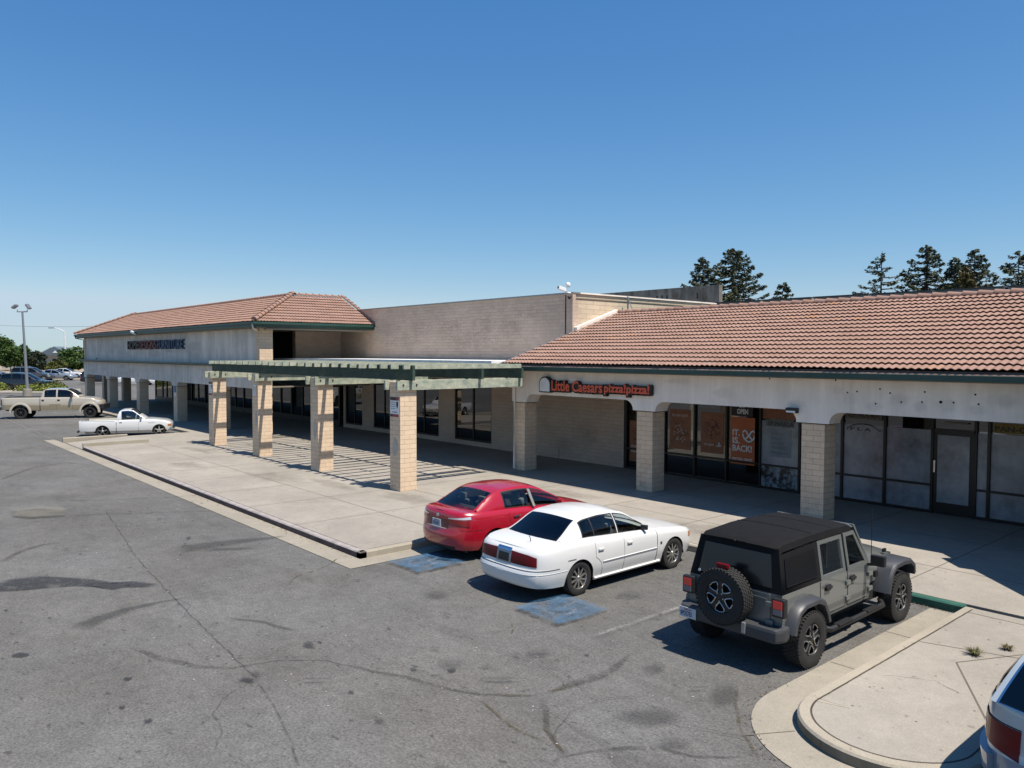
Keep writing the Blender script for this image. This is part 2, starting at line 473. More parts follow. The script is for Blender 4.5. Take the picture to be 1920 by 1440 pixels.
    def cabin(s):
        P = s.P; C = P['roof']      # (y, z, xhalf) rear base -> front base, edge line
        ys = [c[0] for c in C]; tt = np.cumsum([0]+[math.hypot(C[i+1][0]-C[i][0], C[i+1][1]-C[i][1]) for i in range(len(C)-1)])
        fy = curve(list(zip(tt, ys)), P.get('csm', .12)); fz = curve(list(zip(tt, [c[1] for c in C])), P.get('csm', .12)); fx = curve(list(zip(tt, [c[2] for c in C])), .15)
        tE = tt[-1]; g0, g1 = P['rearglass']; w0, w1 = P['windshield']
        if 'glass_y' in P: g0, g1, w0, w1 = [float(np.interp(q, ys, tt)) for q in P['glass_y']]   # t ranges of the glass
        us = sorted(set(np.round(np.concatenate([np.linspace(0, tE, 44), [g0, g1, w0, w1, g0-.018, g1+.018, w0-.018, w1+.018]]), 4)))
        us = [u for u in us if 0 <= u <= tE]
        vs = [-1, -.93, -.90, -.6, -.3, 0, .3, .6, .90, .93, 1]
        cr = P.get('roofcrown', .045); bw = P.get('bow', (.10, .14))
        bins = {'cabin': MB(), 'trim': MB(), 'trimr': MB(), 'triml': MB(), 'trimf': MB(), 'rear_window': MB(), 'windshield': MB()}
        def edge(u):
            return fy(u), fz(u), fx(u)
        def top(u, v):
            y, z, x = edge(u); k = u/tE
            b = -bw[0]*max(0, 1-k/.35) if k < .35 else bw[1]*max(0, (k-.65)/.35)
            zc = cr*(1-v*v)*max(0, 4*k*(1-k))**.6
            return Vector((x*v, y+b*(1-v*v), z+zc))
        G = [[top(u, v) for v in vs] for u in us]
        for a in range(len(us)-1):
            um = (us[a]+us[a+1])/2
            for b in range(len(vs)-1):
                vm = abs(vs[b]+vs[b+1])/2; k = 'cabin'
                if g0 < um < g1 and vm < .90: k = 'rear_window'
                elif w0 < um < w1 and vm < .90: k = 'windshield'
                elif (g0-.019 < um < g1+.019 or w0-.019 < um < w1+.019) and vm < .93: k = 'trim' if um < tE/2 else 'trimf'
                bins[k].poly([G[a][b], G[a][b+1], G[a+1][b+1], G[a+1][b]])
        # sides
        E = [edge(u) for u in us]
        ya, yb = E[0][0], E[-1][0]
        cuts = set(np.round(np.linspace(ya, yb, 40), 4)); tr = P.get('trimw', .022)
        for (c0, c1) in P['windows']:
            for y in (c0, c1, c0-tr, c1+tr): cuts.add(round(y, 4))
        cuts = sorted(c for c in cuts if ya <= c <= yb)
        ez = lambda y: float(np.interp(y, [e[0] for e in E], [e[1] for e in E])); ex = lambda y: float(np.interp(y, [e[0] for e in E], [e[2] for e in E]))
        v0, v1 = P.get('winv', (.09, .88)); rows = sorted({0, .03, max(v0-.05, .03), v0, .25, .45, .65, v1, min(v1+.05, .98), 1})
        wins = {(w, q): MB() for w in range(len(P['windows'])) for q in (1, -1)}
        for side in (1, -1):
            Gs = []
            for y in cuts:
                zt = ez(y); xt = ex(y); uu = s.at_s(s.s_of_y(y)); zb = min(s.zh(y)-.005, zt); e = s.pos(uu, s.zh(y)); xb = max(e.x-.012, xt)
                bulge = .03*min(1, (zt-zb)/.3)
                Gs.append([Vector(((xb+(xt-xb)*v+bulge*4*v*(1-v))*side, y, zb+(zt-zb)*v)) for v in rows])
            for a in range(len(cuts)-1):
                ym = (cuts[a]+cuts[a+1])/2
                for b in range(len(rows)-1):
                    vm = (rows[b]+rows[b+1])/2; q = [Gs[a][b], Gs[a+1][b], Gs[a+1][b+1], Gs[a][b+1]]; t = bins['cabin']
                    for wi, (c0, c1) in enumerate(P['windows']):
                        hgt = (Gs[a][-1]-Gs[a][0]).length
                        if c0 < ym < c1 and v0 < vm < v1: t = wins[(wi, side)]; break
                        if c0-tr-.001 < ym < c1+tr+.001 and v0-.055 < vm < v1+.055: t = bins['trimr' if side > 0 else 'triml']
                    t.poly(q)
        bins['cabin'].build('cabin', s.M.get('roof', s.M['body']), s.root, smooth=R(60), weld=.003)
        for k in ('trim', 'trimf', 'trimr', 'triml'): bins[k].build('window_trim', s.M.get('trim', MT['black']), s.root, smooth=R(60), weld=.002)
        bins['rear_window'].build('rear_window', s.M.get('rglass', MT['carglass']), s.root, smooth=True, weld=.002)
        bins['windshield'].build('windshield', MT['carglass'], s.root, smooth=True, weld=.002)
        for (wi, _q), w in wins.items(): w.build('side_window', s.M.get('sglass', [MT['carglass']]*9)[wi] if isinstance(s.M.get('sglass'), list) else s.M.get('sglass', MT['carglass']), s.root, smooth=True, weld=.002)
    def patch(s, name, s0, s1, z0, z1, m, side=1, off=.008, n=12, parent=None, k=5):
        f0 = z0 if callable(z0) else (lambda t: z0); f1 = z1 if callable(z1) else (lambda t: z1)
        b = MB(); A = []
        for i in range(n+1):
            t = i/n; q = s0+(s1-s0)*t; u = s.at_s(q); u2 = s.at_s(q+.01); row = []
            for j in range(k+1):
                z = f0(t)+(f1(t)-f0(t))*j/k
                p = s.pos(u, z, side); d1 = s.pos(u2, z, side)-p; d2 = s.pos(u, z+.01, side)-s.pos(u, z-.01, side)
                nn = d1.cross(d2)*side
                nn = nn.normalized() if nn.length > 1e-9 else Vector((0, -1, 0))
                row.append((p-nn*.01, p+nn*off))
            A.append(row)
        b.grid([[q[1] for q in r] for r in A])
        per = [A[i][0] for i in range(n+1)]+[A[n][j] for j in range(1, k+1)]+[A[i][k] for i in range(n-1, -1, -1)]+[A[0][j] for j in range(k-1, 0, -1)]
        b.grid([[q[0], q[1]] for q in per+[per[0]]])
        return b.build(name, m, parent or s.root, smooth=R(40), weld=.0005)
    def line(s, name, pts, side=1, r=.005, m=None, off=0.0):   # (s or y, z) polyline on the skin
        b = MB(); b.tube([s.pos(s.at_s(q), z, side)+Vector((off*side, 0, 0)) for q, z in pts], r, 5)
        return b.build(name, m or MT['dark'], s.root)

def wheel(root, x, y, r, wd, rr, style, side, tyre=None, zoff=0, lean=0):
    """tyre + rim; axle along X; outer face on +side"""
    h = bpy.data.objects.new('wheel', None)
    b = MB(); o = Vector((x, y, r+zoff)); ax = Vector((side, 0, 0)); hw = wd/2
    prof = [(-hw*.8, rr*.98), (-hw*.98, rr+(r-rr)*.35), (-hw, rr+(r-rr)*.6), (-hw*.9, r*.965), (-hw*.72, r*.995), (-hw*.3, r), (0, r), (hw*.3, r), (hw*.72, r*.995), (hw*.9, r*.965), (hw, rr+(r-rr)*.6), (hw*.98, rr+(r-rr)*.35), (hw*.86, rr*1.02), (hw*.7, rr*.98)]
    b.lathe(prof, o, ax, 44)
    if style in ('jeep', 'truck'):
        n = 46
        for k in range(n):
            a = 2*PI*k/n; rd = Vector((0, math.cos(a), math.sin(a))); tg = Vector((0, -math.sin(a), math.cos(a)))
            for q, sh in ((-.78, 0), (-.40, .5), (0, 0), (.40, .5), (.78, 0)):
                a2 = a+sh*2*PI/n; rd2 = Vector((0, math.cos(a2), math.sin(a2))); tg2 = Vector((0, -math.sin(a2), math.cos(a2)))
                b.obox(o+rd2*(r+.001)+ax*hw*q, ax*hw*.15, tg2*PI*r/n*.62, rd2*.008)
    w = b.build('wheel', tyre or MT['tyre'], root, smooth=R(35))
    face = hw*.72
    rb = MB(); rb.lathe([(-hw*.7, rr), (hw*.35, rr*.94), (face, rr*.97), (face+.012, rr*1.0), (face+.004, rr*1.03)], o, ax, 44)
    rb.build('rim', MT['darkalloy'] if style in ('jeep', 'truck') else MT['alloy'], w, smooth=R(40))
    hb = MB(); hb.lathe([(hw*.1, .001), (hw*.1, rr*.96)], o, ax, 28); hb.build('brake_disc', MT['dark'], w)
    sp = MB(); e = MB()
    def rad(a): return Vector((0, math.cos(a), math.sin(a)))
    def tan(a): return Vector((0, -math.sin(a), math.cos(a)))
    def spoke(b_, a, r0, r1, w0, w1, d0, d1, th=.022):
        p0 = o+rad(a)*r0+ax*d0; p1 = o+rad(a)*r1+ax*d1; t = tan(a)
        b_.prism([p0-t*w0, p1-t*w1, p1+t*w1, p0+t*w0], ax*-th)
    if style == 'multi':                       # ten thin spokes in pairs
        for k in range(5):
            for d in (-.21, .21):
                a = 2*PI*k/5+d*1.5; spoke(sp, a, rr*.2, rr*.97, .017, .015, face+.006, face-.002)
        sp.lathe([(face+.02, .001), (face+.018, rr*.18), (face+.0, rr*.24)], o, ax, 24)
        sp.build('spokes', MT['alloy'], w)
    elif style == 'five':
        for k in range(5):
            spoke(sp, 2*PI*k/5+.3, rr*.15, rr*.97, rr*.16, rr*.10, face+.0, face-.002)
        sp.lathe([(face+.02, .001), (face+.015, rr*.2), (face-.01, rr*.26)], o, ax, 24); sp.build('spokes', MT['chrome'], w)
    elif style == 'jeep':
        for k in range(5):
            a = 2*PI*k/5+PI/2
            spoke(sp, a, rr*.18, rr*.97, rr*.20, rr*.20, face-.01, face-.004, .03)
            am = a+PI/5                        # machined ring round each opening
            pts = []
            for rr_, da in ((.34, 0), (.50, .30), (.72, .40), (.88, .385), (.935, .30), (.95, 0), (.935, -.30), (.88, -.385), (.72, -.40), (.50, -.30), (.34, 0)):
                pts.append(o+rad(am+da)*rr*rr_+ax*(face+.002))
            e.tube(pts, .0085, 6, cap=False)
        sp.lathe([(face+.012, .001), (face+.008, rr*.20), (face-.015, rr*.40)], o, ax, 24)
        for k in range(5):
            a = 2*PI*k/5+PI/2+PI/5; e.lathe([(face+.02, .001), (face+.02, .011), (face, .011)], o+rad(a)*rr*.27, ax, 8)
        sp.build('spokes', MT['darkalloy'], w, smooth=R(40)); e.build('machined_edge', MT['alloy'], w, smooth=R(40))
    elif style == 'truck':
        for k in range(8):
            spoke(sp, 2*PI*k/8, rr*.2, rr*.96, rr*.10, rr*.07, face, face-.01)
        sp.lathe([(face+.02, .001), (face+.015, rr*.2), (face-.02, rr*.34)], o, ax, 20); sp.build('spokes', MT['black'], w)
    else:
        for k in range(9):
            spoke(sp, 2*PI*k/9, rr*.2, rr*.97, rr*.13, rr*.12, face, face-.006)
        sp.lathe([(face+.02, .001), (face+.01, rr*.3)], o, ax, 20); sp.build('spokes', MT['alloy'], w)
    return w

def four_wheels(root, P, r, wd, rr, style, track=None, zoff=0):
    for (yc, ra, zc) in P['arches']:
        for sd in (1, -1):
            wheel(root, sd*((track or P['W']-.03)-wd/2), yc, r, wd, rr, style, sd, zoff=zoff)
def mirrors(root, x, y, z, m, s=1.0):
    for sd in (1, -1):
        b = MB(); b.obox((sd*(x+.10*s), y, z+.03), (.085*s, .02, 0), (-.01, .05*s, 0), (0, 0, .062*s))
        b.tube([(sd*(x-.03), y+.03, z-.03), (sd*(x+.06), y+.01, z)], .02*s, 6)
        b.build('wing_mirror', m, root, bevel=.012*s)
def seats(root, rows, m, w=.25, dash=None):
    b = MB(); h = MB()
    for (y, z, xs, tilt) in rows:
        for x in xs:
            b.obox((x, y, z-.12), (w*.9, 0, 0), (0, .06, .015), (0, -.05-tilt, .22))
            h.obox((x, y-.06-tilt, z+.16), (.12, 0, 0), (0, .045, 0), (0, -.01, .07))
    b.build('seat_back', m, root, bevel=.04); h.build('headrest', m, root, bevel=.035)
def plate(root, x, y, z, s, parent=None, w=.305, tilt=0):
    b = MB().obox((x, y, z), (w/2, 0, 0), (0, .006, 0), (0, 0, .0775)); o = b.build('licence_plate', MT['plate'], parent or root)
    text('plate_number', s, .10, M_front(x-w*.43, y-.0065, z-.05), MT['plateblue'], o, .0015, .002, w*.86/(.0655*len(s)), spacing=1.0)
    text('plate_state', 'California', .036, M_front(x, y-.0065, z+.036), MT['platered'], o, .0015, .0008, 1.0, 'CENTER')
    return o
# ---------------------------------------------------------------- ground
lot = struct(MB().box(-420, 260, -160, 420, -.5, 0).build('parking_lot', MT['asphalt']))
def with_edge(mb, ev, name, m, parent):
    o = mb.build(name, m, parent, recalc=False)
    at = o.data.attributes.new('edge', 'FLOAT', 'POINT'); at.data.foreach_set('value', ev); return o
DZ = [.004]
def ribbon(name, pts, w, m, parent=lot, z=None, jit=.0, sub=.25, taper=True):
    P = [Vector((*p[:2], 0)) for p in pts]; ww = w if isinstance(w, (list, tuple)) else [w]*len(P)
    Q = []; W = []
    rnd = random.Random(len(pts)*13+int(P[0].x*10))
    for i in range(len(P)-1):
        n = max(1, int((P[i+1]-P[i]).length/sub))
        for k in range(n):
            t = k/n; Q.append(P[i].lerp(P[i+1], t)+Vector((rnd.uniform(-jit, jit), rnd.uniform(-jit, jit), 0))); W.append(ww[i]+(ww[i+1]-ww[i])*t)
    Q.append(P[-1]); W.append(ww[-1])
    zz = DZ[0] if z is None else z
    if z is None: DZ[0] += .0006
    b = MB(); ev = []; rows = []
    for i, q in enumerate(Q):
        t = (Q[min(i+1, len(Q)-1)]-Q[max(i-1, 0)]).normalized(); nn = Vector((-t.y, t.x, 0))
        end = 0.0 if taper and i in (0, len(Q)-1) else 1.0
        row = []
        for c, e in ((-1, 0), (-.45, 1), (.45, 1), (1, 0)):
            p = q+nn*W[i]*c; row.append(b.vert((p.x, p.y, zz))); ev.append(e*end)
        rows.append(row)
    for a, c in zip(rows, rows[1:]):
        for k in range(3): b.face((a[k], a[k+1], c[k+1], c[k]))
    return with_edge(b, ev, name, m, parent)
def blot(name, pts, m, parent=lot, inset=.75, z=None, hard=False):
    P = [Vector((*p[:2], 0)) for p in pts]; c = sum(P, Vector())/len(P)
    zz = DZ[0] if z is None else z
    if z is None: DZ[0] += .0006
    b = MB(); ev = []
    i0 = b.vert((c.x, c.y, zz)); ev.append(1)
    n = len(P)
    for p in P: q = c.lerp(p, inset); b.vert((q.x, q.y, zz)); ev.append(1)
    for p in P: b.vert((p.x, p.y, zz)); ev.append(1 if hard else 0)
    for k in range(n):
        k2 = (k+1) % n
        b.face((i0, 1+k, 1+k2)); b.face((1+k, 1+n+k, 1+n+k2, 1+k2))
    return with_edge(b, ev, name, m, parent)
# raised walks: one slab each with joint grooves as dark strips
def slab(name, poly, z1, m, z0=-.2, bevel=0):
    return struct(MB().prism([(x, y, z0) for x, y in poly], (0, 0, z1-z0)).build(name, m, bevel=bevel))
KH = .15
CW = .16                                             # kerb width
walk = slab('sidewalk', [(-40.2, 8.57+CW), (-14.9-CW, 8.57+CW), (-14.9-CW, 14.69+CW), (-4.9, 14.69+CW), (-4.9, 14.85), (12, 14.85), (12, 40), (-78, 40), (-78, 14.9), (-44.1, 14.9), (-44.1, 11.5), (-40.2, 11.5)], KH, MT['walk'])
# kerbs (children of the sidewalk)
def kerb(name, path, m, z1=KH+.003, w=CW, parent=walk, top=None, label=None):
    P = [Vector((*p, 0)) for p in path]; b = MB()
    L = []
    for i, p in enumerate(P):
        t0 = (p-P[i-1]).normalized() if i else (P[1]-P[0]).normalized(); t1 = (P[i+1]-p).normalized() if i < len(P)-1 else t0
        n = Vector((-(t0+t1).y, (t0+t1).x, 0)).normalized(); n = n/max(.3, n.dot(Vector((-t0.y, t0.x, 0))))
        L.append((p, p+n*w))
    for (a, c), (d, e) in zip(L, L[1:]):
        zz = Vector((0, 0, z1)); lo = Vector((0, 0, -.15)); r = .025
        na = (c-a).normalized()*r; nd = (e-d).normalized()*r
        b.poly([a+lo, d+lo, d+zz-Vector((0, 0, r)), a+zz-Vector((0, 0, r))], 0)
        b.poly([a+zz-Vector((0, 0, r)), d+zz-Vector((0, 0, r)), d+nd+zz, a+na+zz], 1)
        b.poly([a+na+zz, d+nd+zz, e+zz, c+zz], 1)
        b.poly([c+zz, e+zz, e+lo, c+lo], 0)
    a, c = L[0]; b.poly([a+lo, c+lo, c+zz, a+zz], 0)
    a, c = L[-1]; b.poly([a+lo, c+lo, c+zz, a+zz], 0)
    o = b.build(name, [m, top or m], parent, weld=.001)
    if label: o['label'] = label
    return o
kerb('kerb', [(-40.2, 8.57), (-14.9, 8.57)], MT['red_kerb'], top=MT['kerb_top'], label='kerb with worn dark red paint')
kerb('kerb', [(-14.9, 8.57), (-14.9, 14.69), (-9.0, 14.69)], MT['kerb'])
kerb('kerb', [(-9.0, 14.69), (-4.9, 14.69)], MT['green_kerb'], label='kerb painted green')
kerb('kerb', [(-40.36, 11.45), (-40.36, 8.57)], MT['kerb'], z1=.30)
kerb('kerb', [(-44.1, 8.5), (-44.1, 11.5)], MT['kerb'], z1=.24)
kerb('kerb', [(-44.1, 14.75), (-78, 14.75)][::-1], MT['kerb'])
# ramp between the two side kerbs
rp = MB(); rp.poly([(-43.95, 8.6, .006), (-40.36, 8.6, .006), (-40.36, 11.5, .152), (-43.95, 11.5, .152)])
rp.build('ramp', MT['walk'], walk)
# island
isl = [(-4.9, 14.7), (-4.9, 9.3)]
for a in range(0, 181, 6): isl.append((-3.85-1.05*math.cos(R(a)), 9.3-1.02*math.sin(R(a))))
isl += [(-2.8, 14.7)]
island = slab('traffic_island', [(x*.86-3.85*.14, max(y, 9.3)+(min(y, 9.3)-9.3)*.86) for x, y in isl], KH, MT['walk'])
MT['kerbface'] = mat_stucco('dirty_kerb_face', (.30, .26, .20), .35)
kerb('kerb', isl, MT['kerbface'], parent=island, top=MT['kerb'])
apr = [(-5.42, 14.6), (-5.42, 9.3)]
for a in range(0, 181, 5): apr.append((-3.85-1.57*math.cos(R(a)), 9.3-1.60*math.sin(R(a))))
apr += [(-2.28, 14.6)]
struct(MB().poly and (lambda b: (b.poly([(x, y, .0105) for x, y in apr]), b)[1])(MB()).build('gutter_pan', MT['apron']))
ap2 = struct((lambda b: (b.poly([(-45.9, 8.45, .0105), (-45.9, 7.95, .0105), (-14.35, 8.02, .0105), (-14.35, 14.6, .0105), (-14.9, 14.6, .0105), (-14.9, 8.57, .0105), (-44.1, 8.5, .0105)]), b)[1])(MB()).build('gutter_strip', MT['apron']))
MT['walkstain'] = mat_decal('concrete_grime', (.24, .21, .165), .30, 1.6, .3, .6, .8)
# joints in the concrete
def joint(parent, a, c, z=KH+.0022, w=.012):
    a, c = Vector((*a, z)), Vector((*c, z)); t = (c-a).normalized(); n = Vector((-t.y, t.x, 0))*w
    return (a-n, c-n, c+n, a+n)
jb = MB()
for x in (-38.2, -35.4, -32.6, -29.8, -27.0, -24.2, -21.4, -18.4): jb.poly(joint(walk, (x, 8.74), (x, 22.8)))
for y in (11.2, 13.9, 18.2): jb.poly(joint(walk, (-40, y), (-15.1, y)))
for x in (-15.0, -12.05, -9.1, -6.2, -3.2): jb.poly(joint(walk, (x, 14.86), (x, 22.8)))
for y in (17.0, 19.9): jb.poly(joint(walk, (-15, y), (4, y)))
for (pts) in ([(-30, 9.2), (-29.2, 10.4), (-28.9, 11.3), (-27.9, 12.6)], [(-22, 9.6), (-21.1, 10.1), (-20.3, 11.6), (-19.4, 12.2)], [(-17.5, 15.2), (-16.6, 16.1), (-15.3, 16.4)], [(-4.6, 10.6), (-4.0, 11.0), (-3.6, 10.8)], [(-36, 10.4), (-34.8, 10.9), (-33.9, 12.0)]):
    ribbon('crack', pts, .014, MT['crack'], parent=walk, z=KH+.0045, jit=.03, sub=.1)
for (x, y, w, h) in ((-26, 11.6, 2.2, 1.0), (-19.5, 13.0, 1.8, .8), (-31, 10.2, 1.6, .7), (-11, 16.2, 1.8, .8), (-7.5, 16.6, 1.4, .6), (-17, 17.2, 1.4, .7), (-35.5, 12.4, 2.0, .8), (-23.5, 12.4, 1.6, .5)):
    blot('faint_stain', [(x+w*math.cos(k)*random.uniform(.6, 1.2), y+h*math.sin(k)*random.uniform(.6, 1.2)) for k in np.linspace(0, 2*PI, 15)[:-1]], MT['walkstain'], parent=walk, inset=.5, z=KH+.0035)
MT['joint'] = pm('joint_dirt', (.16, .135, .10), .95)
jb.build('joint', MT['joint'], walk, recalc=False)
ji = MB()
ji.poly(joint(island, (-4.72, 12.35), (-2.9, 12.95))); ji.poly(joint(island, (-4.05, 11.9), (-3.3, 13.4)))
ji.poly(joint(island, (-4.05, 11.9), (-2.95, 9.9))); ji.poly(joint(island, (-4.74, 14.4), (-2.9, 14.4)))
ji.build('joint', MT['joint'], island, recalc=False)
jg = MB()
for (a, c) in (((-5.4, 10.9), (-4.93, 10.9)), ((-5.0, 7.98), (-4.65, 8.55)), ((-5.42, 12.8), (-4.93, 12.8))): jg.poly(joint(ap2, a, c, .0135, .008))
jg.build('joint', MT['joint'], ap2, recalc=False)
gi = [(-4.9+CW, 14.66), (-4.9+CW, 9.3)]+[(-3.85-(1.05-CW)*math.cos(R(a)), 9.3-(1.02-CW)*math.sin(R(a))) for a in range(0, 181, 6)]+[(-2.8-CW, 14.6)]
MT['groove'] = mat_decal('dirty_groove', (.075, .06, .045), .85, 3, .25, .5, .9)
ribbon('groove', gi, .016, MT['groove'], parent=island, z=KH+.0052, jit=.003, sub=.12)
ribbon('groove', [(-40, 8.57+CW), (-15.1, 8.57+CW)], .014, MT['groove'], parent=walk, z=KH+.0052, jit=.004)
ribbon('groove', [(-14.9-CW, 8.75), (-14.9-CW, 14.69+CW), (-4.9, 14.69+CW), (-2.9, 14.86)], .014, MT['groove'], parent=walk, z=KH+.0052, jit=.004)
# painted marks, cracks and stains on the asphalt
def G(x, y, z=0):
    # pixel of the survey photo -> point on the lot (used once, to measure where the marks lie)
    d = FW+RT*((x-960)/1456)-UP*((y-720)/1456); return (d.x*(z-4.5)/d.z, d.y*(z-4.5)/d.z)
RT, UP, FW = Vector((.656, .755, .003)), Vector((-.031, .023, .999)), Vector((-.754, .656, -.038))
def L(*p): return [G(*q) for q in p]
ribbon('crack', L((90, 978), (200, 960), (260, 1050), (330, 1125), (400, 1195), (440, 1235), (480, 1270), (520, 1335), (545, 1395), (562, 1440)), .022, MT['crack'], jit=.018, sub=.15)
ribbon('crack', L((250, 1215), (300, 1235), (370, 1250), (430, 1253), (520, 1240), (610, 1238), (700, 1260), (760, 1270), (820, 1288), (900, 1303), (990, 1306), (1012, 1305)), [.05, .09, .08, .05, .03, .03, .05, .07, .05, .045, .05, .05], MT['crack'], jit=.02)
ribbon('crack', L((1012, 1305), (1060, 1290), (1110, 1272), (1150, 1255), (1185, 1225)), [.05, .10, .14, .09, .03], MT['crack'], jit=.02)
ribbon('crack', L((1012, 1305), (1026, 1330), (1024, 1365), (1042, 1395), (1060, 1418), (1110, 1410), (1180, 1404), (1240, 1405), (1300, 1418), (1360, 1422), (1420, 1418)), [.06, .055, .05, .04, .04, .04, .06, .06, .04, .03, .03], MT['crack'], jit=.02)
ribbon('crack', L((1042, 1395), (1050, 1420), (1030, 1440)), .04, MT['crack'], jit=.02)
for q in (L((1026, 1330), (1024, 1365), (1042, 1395), (1065, 1418)), L((900, 1303), (960, 1306), (1012, 1305)), L((900, 1310), (930, 1340), (980, 1375), (1040, 1398)), L((1380, 1290), (1385, 1360), (1420, 1420), (1450, 1450)), L((1015, 1300), (1080, 1285), (1140, 1268)), L((560, 870), (620, 900), (700, 940), (760, 965))):
    ribbon('crack', q, .03, MT['crackdirt'], jit=.03)
ribbon('crack', L((960, 1160), (960, 1190), (985, 1205)), .02, MT['crackdirt'], jit=.03)
ribbon('crack', L((530, 1105), (560, 1080), (600, 1068), (640, 1045)), .03, MT['crackdirt'], jit=.04)
ribbon('crack', L((110, 940), (200, 938), (300, 934), (420, 926)), .05, MT['crack'], jit=.05)
ribbon('crack', L((90, 970), (170, 966), (260, 963), (400, 958)), .05, MT['crack'], jit=.05)
ribbon('crack', L((0, 1055), (40, 1035), (80, 1022), (120, 1018)), .10, MT['crack'], jit=.05)
ribbon('tyre_mark', L((0, 900), (60, 878), (120, 868), (170, 872)), .06, MT['stain_soft'])
ribbon('tyre_mark', L((430, 1158), (500, 1168), (560, 1185)), .05, MT['stain_soft'], jit=.05)
blot('water_stain', L((-60, 1112), (0, 1088), (70, 1080), (150, 1084), (190, 1088), (225, 1094), (262, 1090), (300, 1096), (288, 1102), (240, 1103), (215, 1108), (190, 1102), (140, 1100), (80, 1104), (20, 1110)), MT['stain'], inset=.86)
ribbon('water_stain', L((140, 1182), (190, 1160), (240, 1143), (300, 1130), (360, 1120)), [.28, .22, .14, .08, .03], MT['stain_soft'])
ribbon('water_stain', L((330, 1032), (400, 1022), (470, 1013), (540, 1006)), [.45, .4, .25, .06], MT['stain_soft'])
ribbon('water_stain', L((380, 1032), (430, 1030), (480, 1029)), [.2, .16, .08], MT['stain_soft'])
blot('oil_stain', L((20, 1230), (36, 1224), (56, 1226), (58, 1230), (40, 1235), (24, 1234)), MT['stain'], inset=.8)
for (x, y, a) in ((240, 1274, 6), (230, 1328, 5), (465, 1276, 8), (280, 1353, 5), (600, 1206, 4), (660, 1300, 4), (12, 1146, 5), (850, 1260, 6), (730, 1180, 3), (1100, 1230, 4)):
    c = G(x, y); r = a*.016; q = random.uniform(.5, 1.0)
    blot('oil_stain', [(c[0]+r*math.cos(k)*random.uniform(.5, 1.5), c[1]+r*q*math.sin(k)*random.uniform(.5, 1.5)) for k in np.linspace(0, 2*PI, 15)[:-1]], MT['stain'], inset=.55)
# thin ragged side cracks
def rag(px, ang, n, w=.012, step=.16):
    x, y = G(*px); pts = [(x, y)]
    for _ in range(n):
        ang += random.choice((-1, 1))*random.uniform(.1, .55)*(1 if _ % 2 else -1)*.8; x += step*math.cos(ang); y += step*math.sin(ang); pts.append((x, y))
    ribbon('crack', pts, w, MT['crack'], jit=.012, sub=.07)
    return pts
for (px, a_, n_) in (((330, 1125), .2, 12), ((480, 1270), -.6, 14), ((700, 1260), 1.2, 12), ((1060, 1290), 2.2, 9), ((1150, 1255), .5, 10), ((1026, 1330), .1, 14), ((1042, 1395), 2.4, 12), ((760, 1130), .2, 14), ((560, 1000), .9, 16), ((180, 1050), .6, 14), ((100, 1180), 1.8, 12), ((860, 1200), 1.5, 12), ((1120, 1330), .9, 12), ((960, 1230), .3, 12)):
    rag(px, a_, n_)
for k in range(46):
    x, y = random.uniform(-30, -6), random.uniform(3.4, 8.2); q = random.uniform(.03, .13)
    blot('oil_stain', [(x+q*math.cos(t)*random.uniform(.4, 1.6), y+q*random.uniform(.5, 1)*math.sin(t)) for t in np.linspace(0, 2*PI, 10)[:-1]], MT['stain_soft'] if k % 3 else MT['stain'], inset=.5)
for (x, y, w, h) in ((1220, 1350, 150, 40), (1360, 1310, 70, 50), (1010, 1230, 60, 16), (1230, 1258, 50, 22), (940, 1280, 90, 8), (590, 1281, 60, 6), (1310, 1297, 50, 4), (850, 1250, 60, 18), (1270, 1400, 80, 18), (820, 1120, 60, 14), (1180, 1120, 70, 14)):
    blot('faint_stain', [G(x+w*.5*math.cos(k)*random.uniform(.8, 1.2), y+h*.5*math.sin(k)*random.uniform(.8, 1.2)) for k in np.linspace(0, 2*PI, 13)[:-1]], MT['stain_soft'], inset=.5)
blot('pale_patch', L((20, 958), (80, 952), (130, 956), (125, 970), (60, 975), (20, 972)), MT['lightpatch'], inset=.8)
# stall paint
blot('stall_marking', [(-10.15, 8.85), (-9.0, 8.85), (-8.93, 9.5), (-8.98, 10.12), (-10.1, 10.12), (-10.2, 9.5)], MT['bluepaint'], inset=.88)
blot('stall_marking', [(-14.25, 8.8), (-13.05, 8.8), (-13.0, 10.1), (-14.2, 10.1)], MT['bluepaint'], inset=.88)
for (x, y) in ((-9.55, 9.5), (-13.6, 9.4)):
    pts = [(x+.28*math.cos(a), y-.08+.28*math.sin(a)) for a in np.linspace(-PI*1.0, PI*.35, 14)]
    ribbon('stall_marking', pts, .045, MT['faintwhite'], sub=.1)
    ribbon('stall_marking', [(x-.1, y+.45), (x-.05, y+.1), (x+.22, y+.05), (x+.35, y-.25)], .045, MT['faintwhite'], sub=.1)
ribbon('parking_line', [(-8.28, 8.75), (-8.2, 14.5)], .055, MT['whitepaint'], taper=False)
ribbon('parking_line', [(-11.85, 8.75), (-11.85, 14.5)], .05, MT['whitepaint'], taper=False)
blot('parking_line', [(-8.75, 8.45), (-8.35, 8.42), (-8.3, 8.62), (-8.72, 8.66)], MT['whitepaint'], inset=.7)
for i, x in enumerate((-49.6, -53.0, -56.4, -59.0, -64.5)):
    ribbon('parking_line', [(x, 8.2), (x, 14.6)], .07, MT['whitepaint'], taper=False)
ribbon('parking_line', [(-46.2, 8.3), (-66, 8.6)], .07, MT['whitepaint'], taper=False)
for k in range(7): ribbon('parking_line', [(-50.0-k*1.0, 9.0), (-51.6-k*1.0, 13.5)], .09, MT['whitepaint'], taper=False)
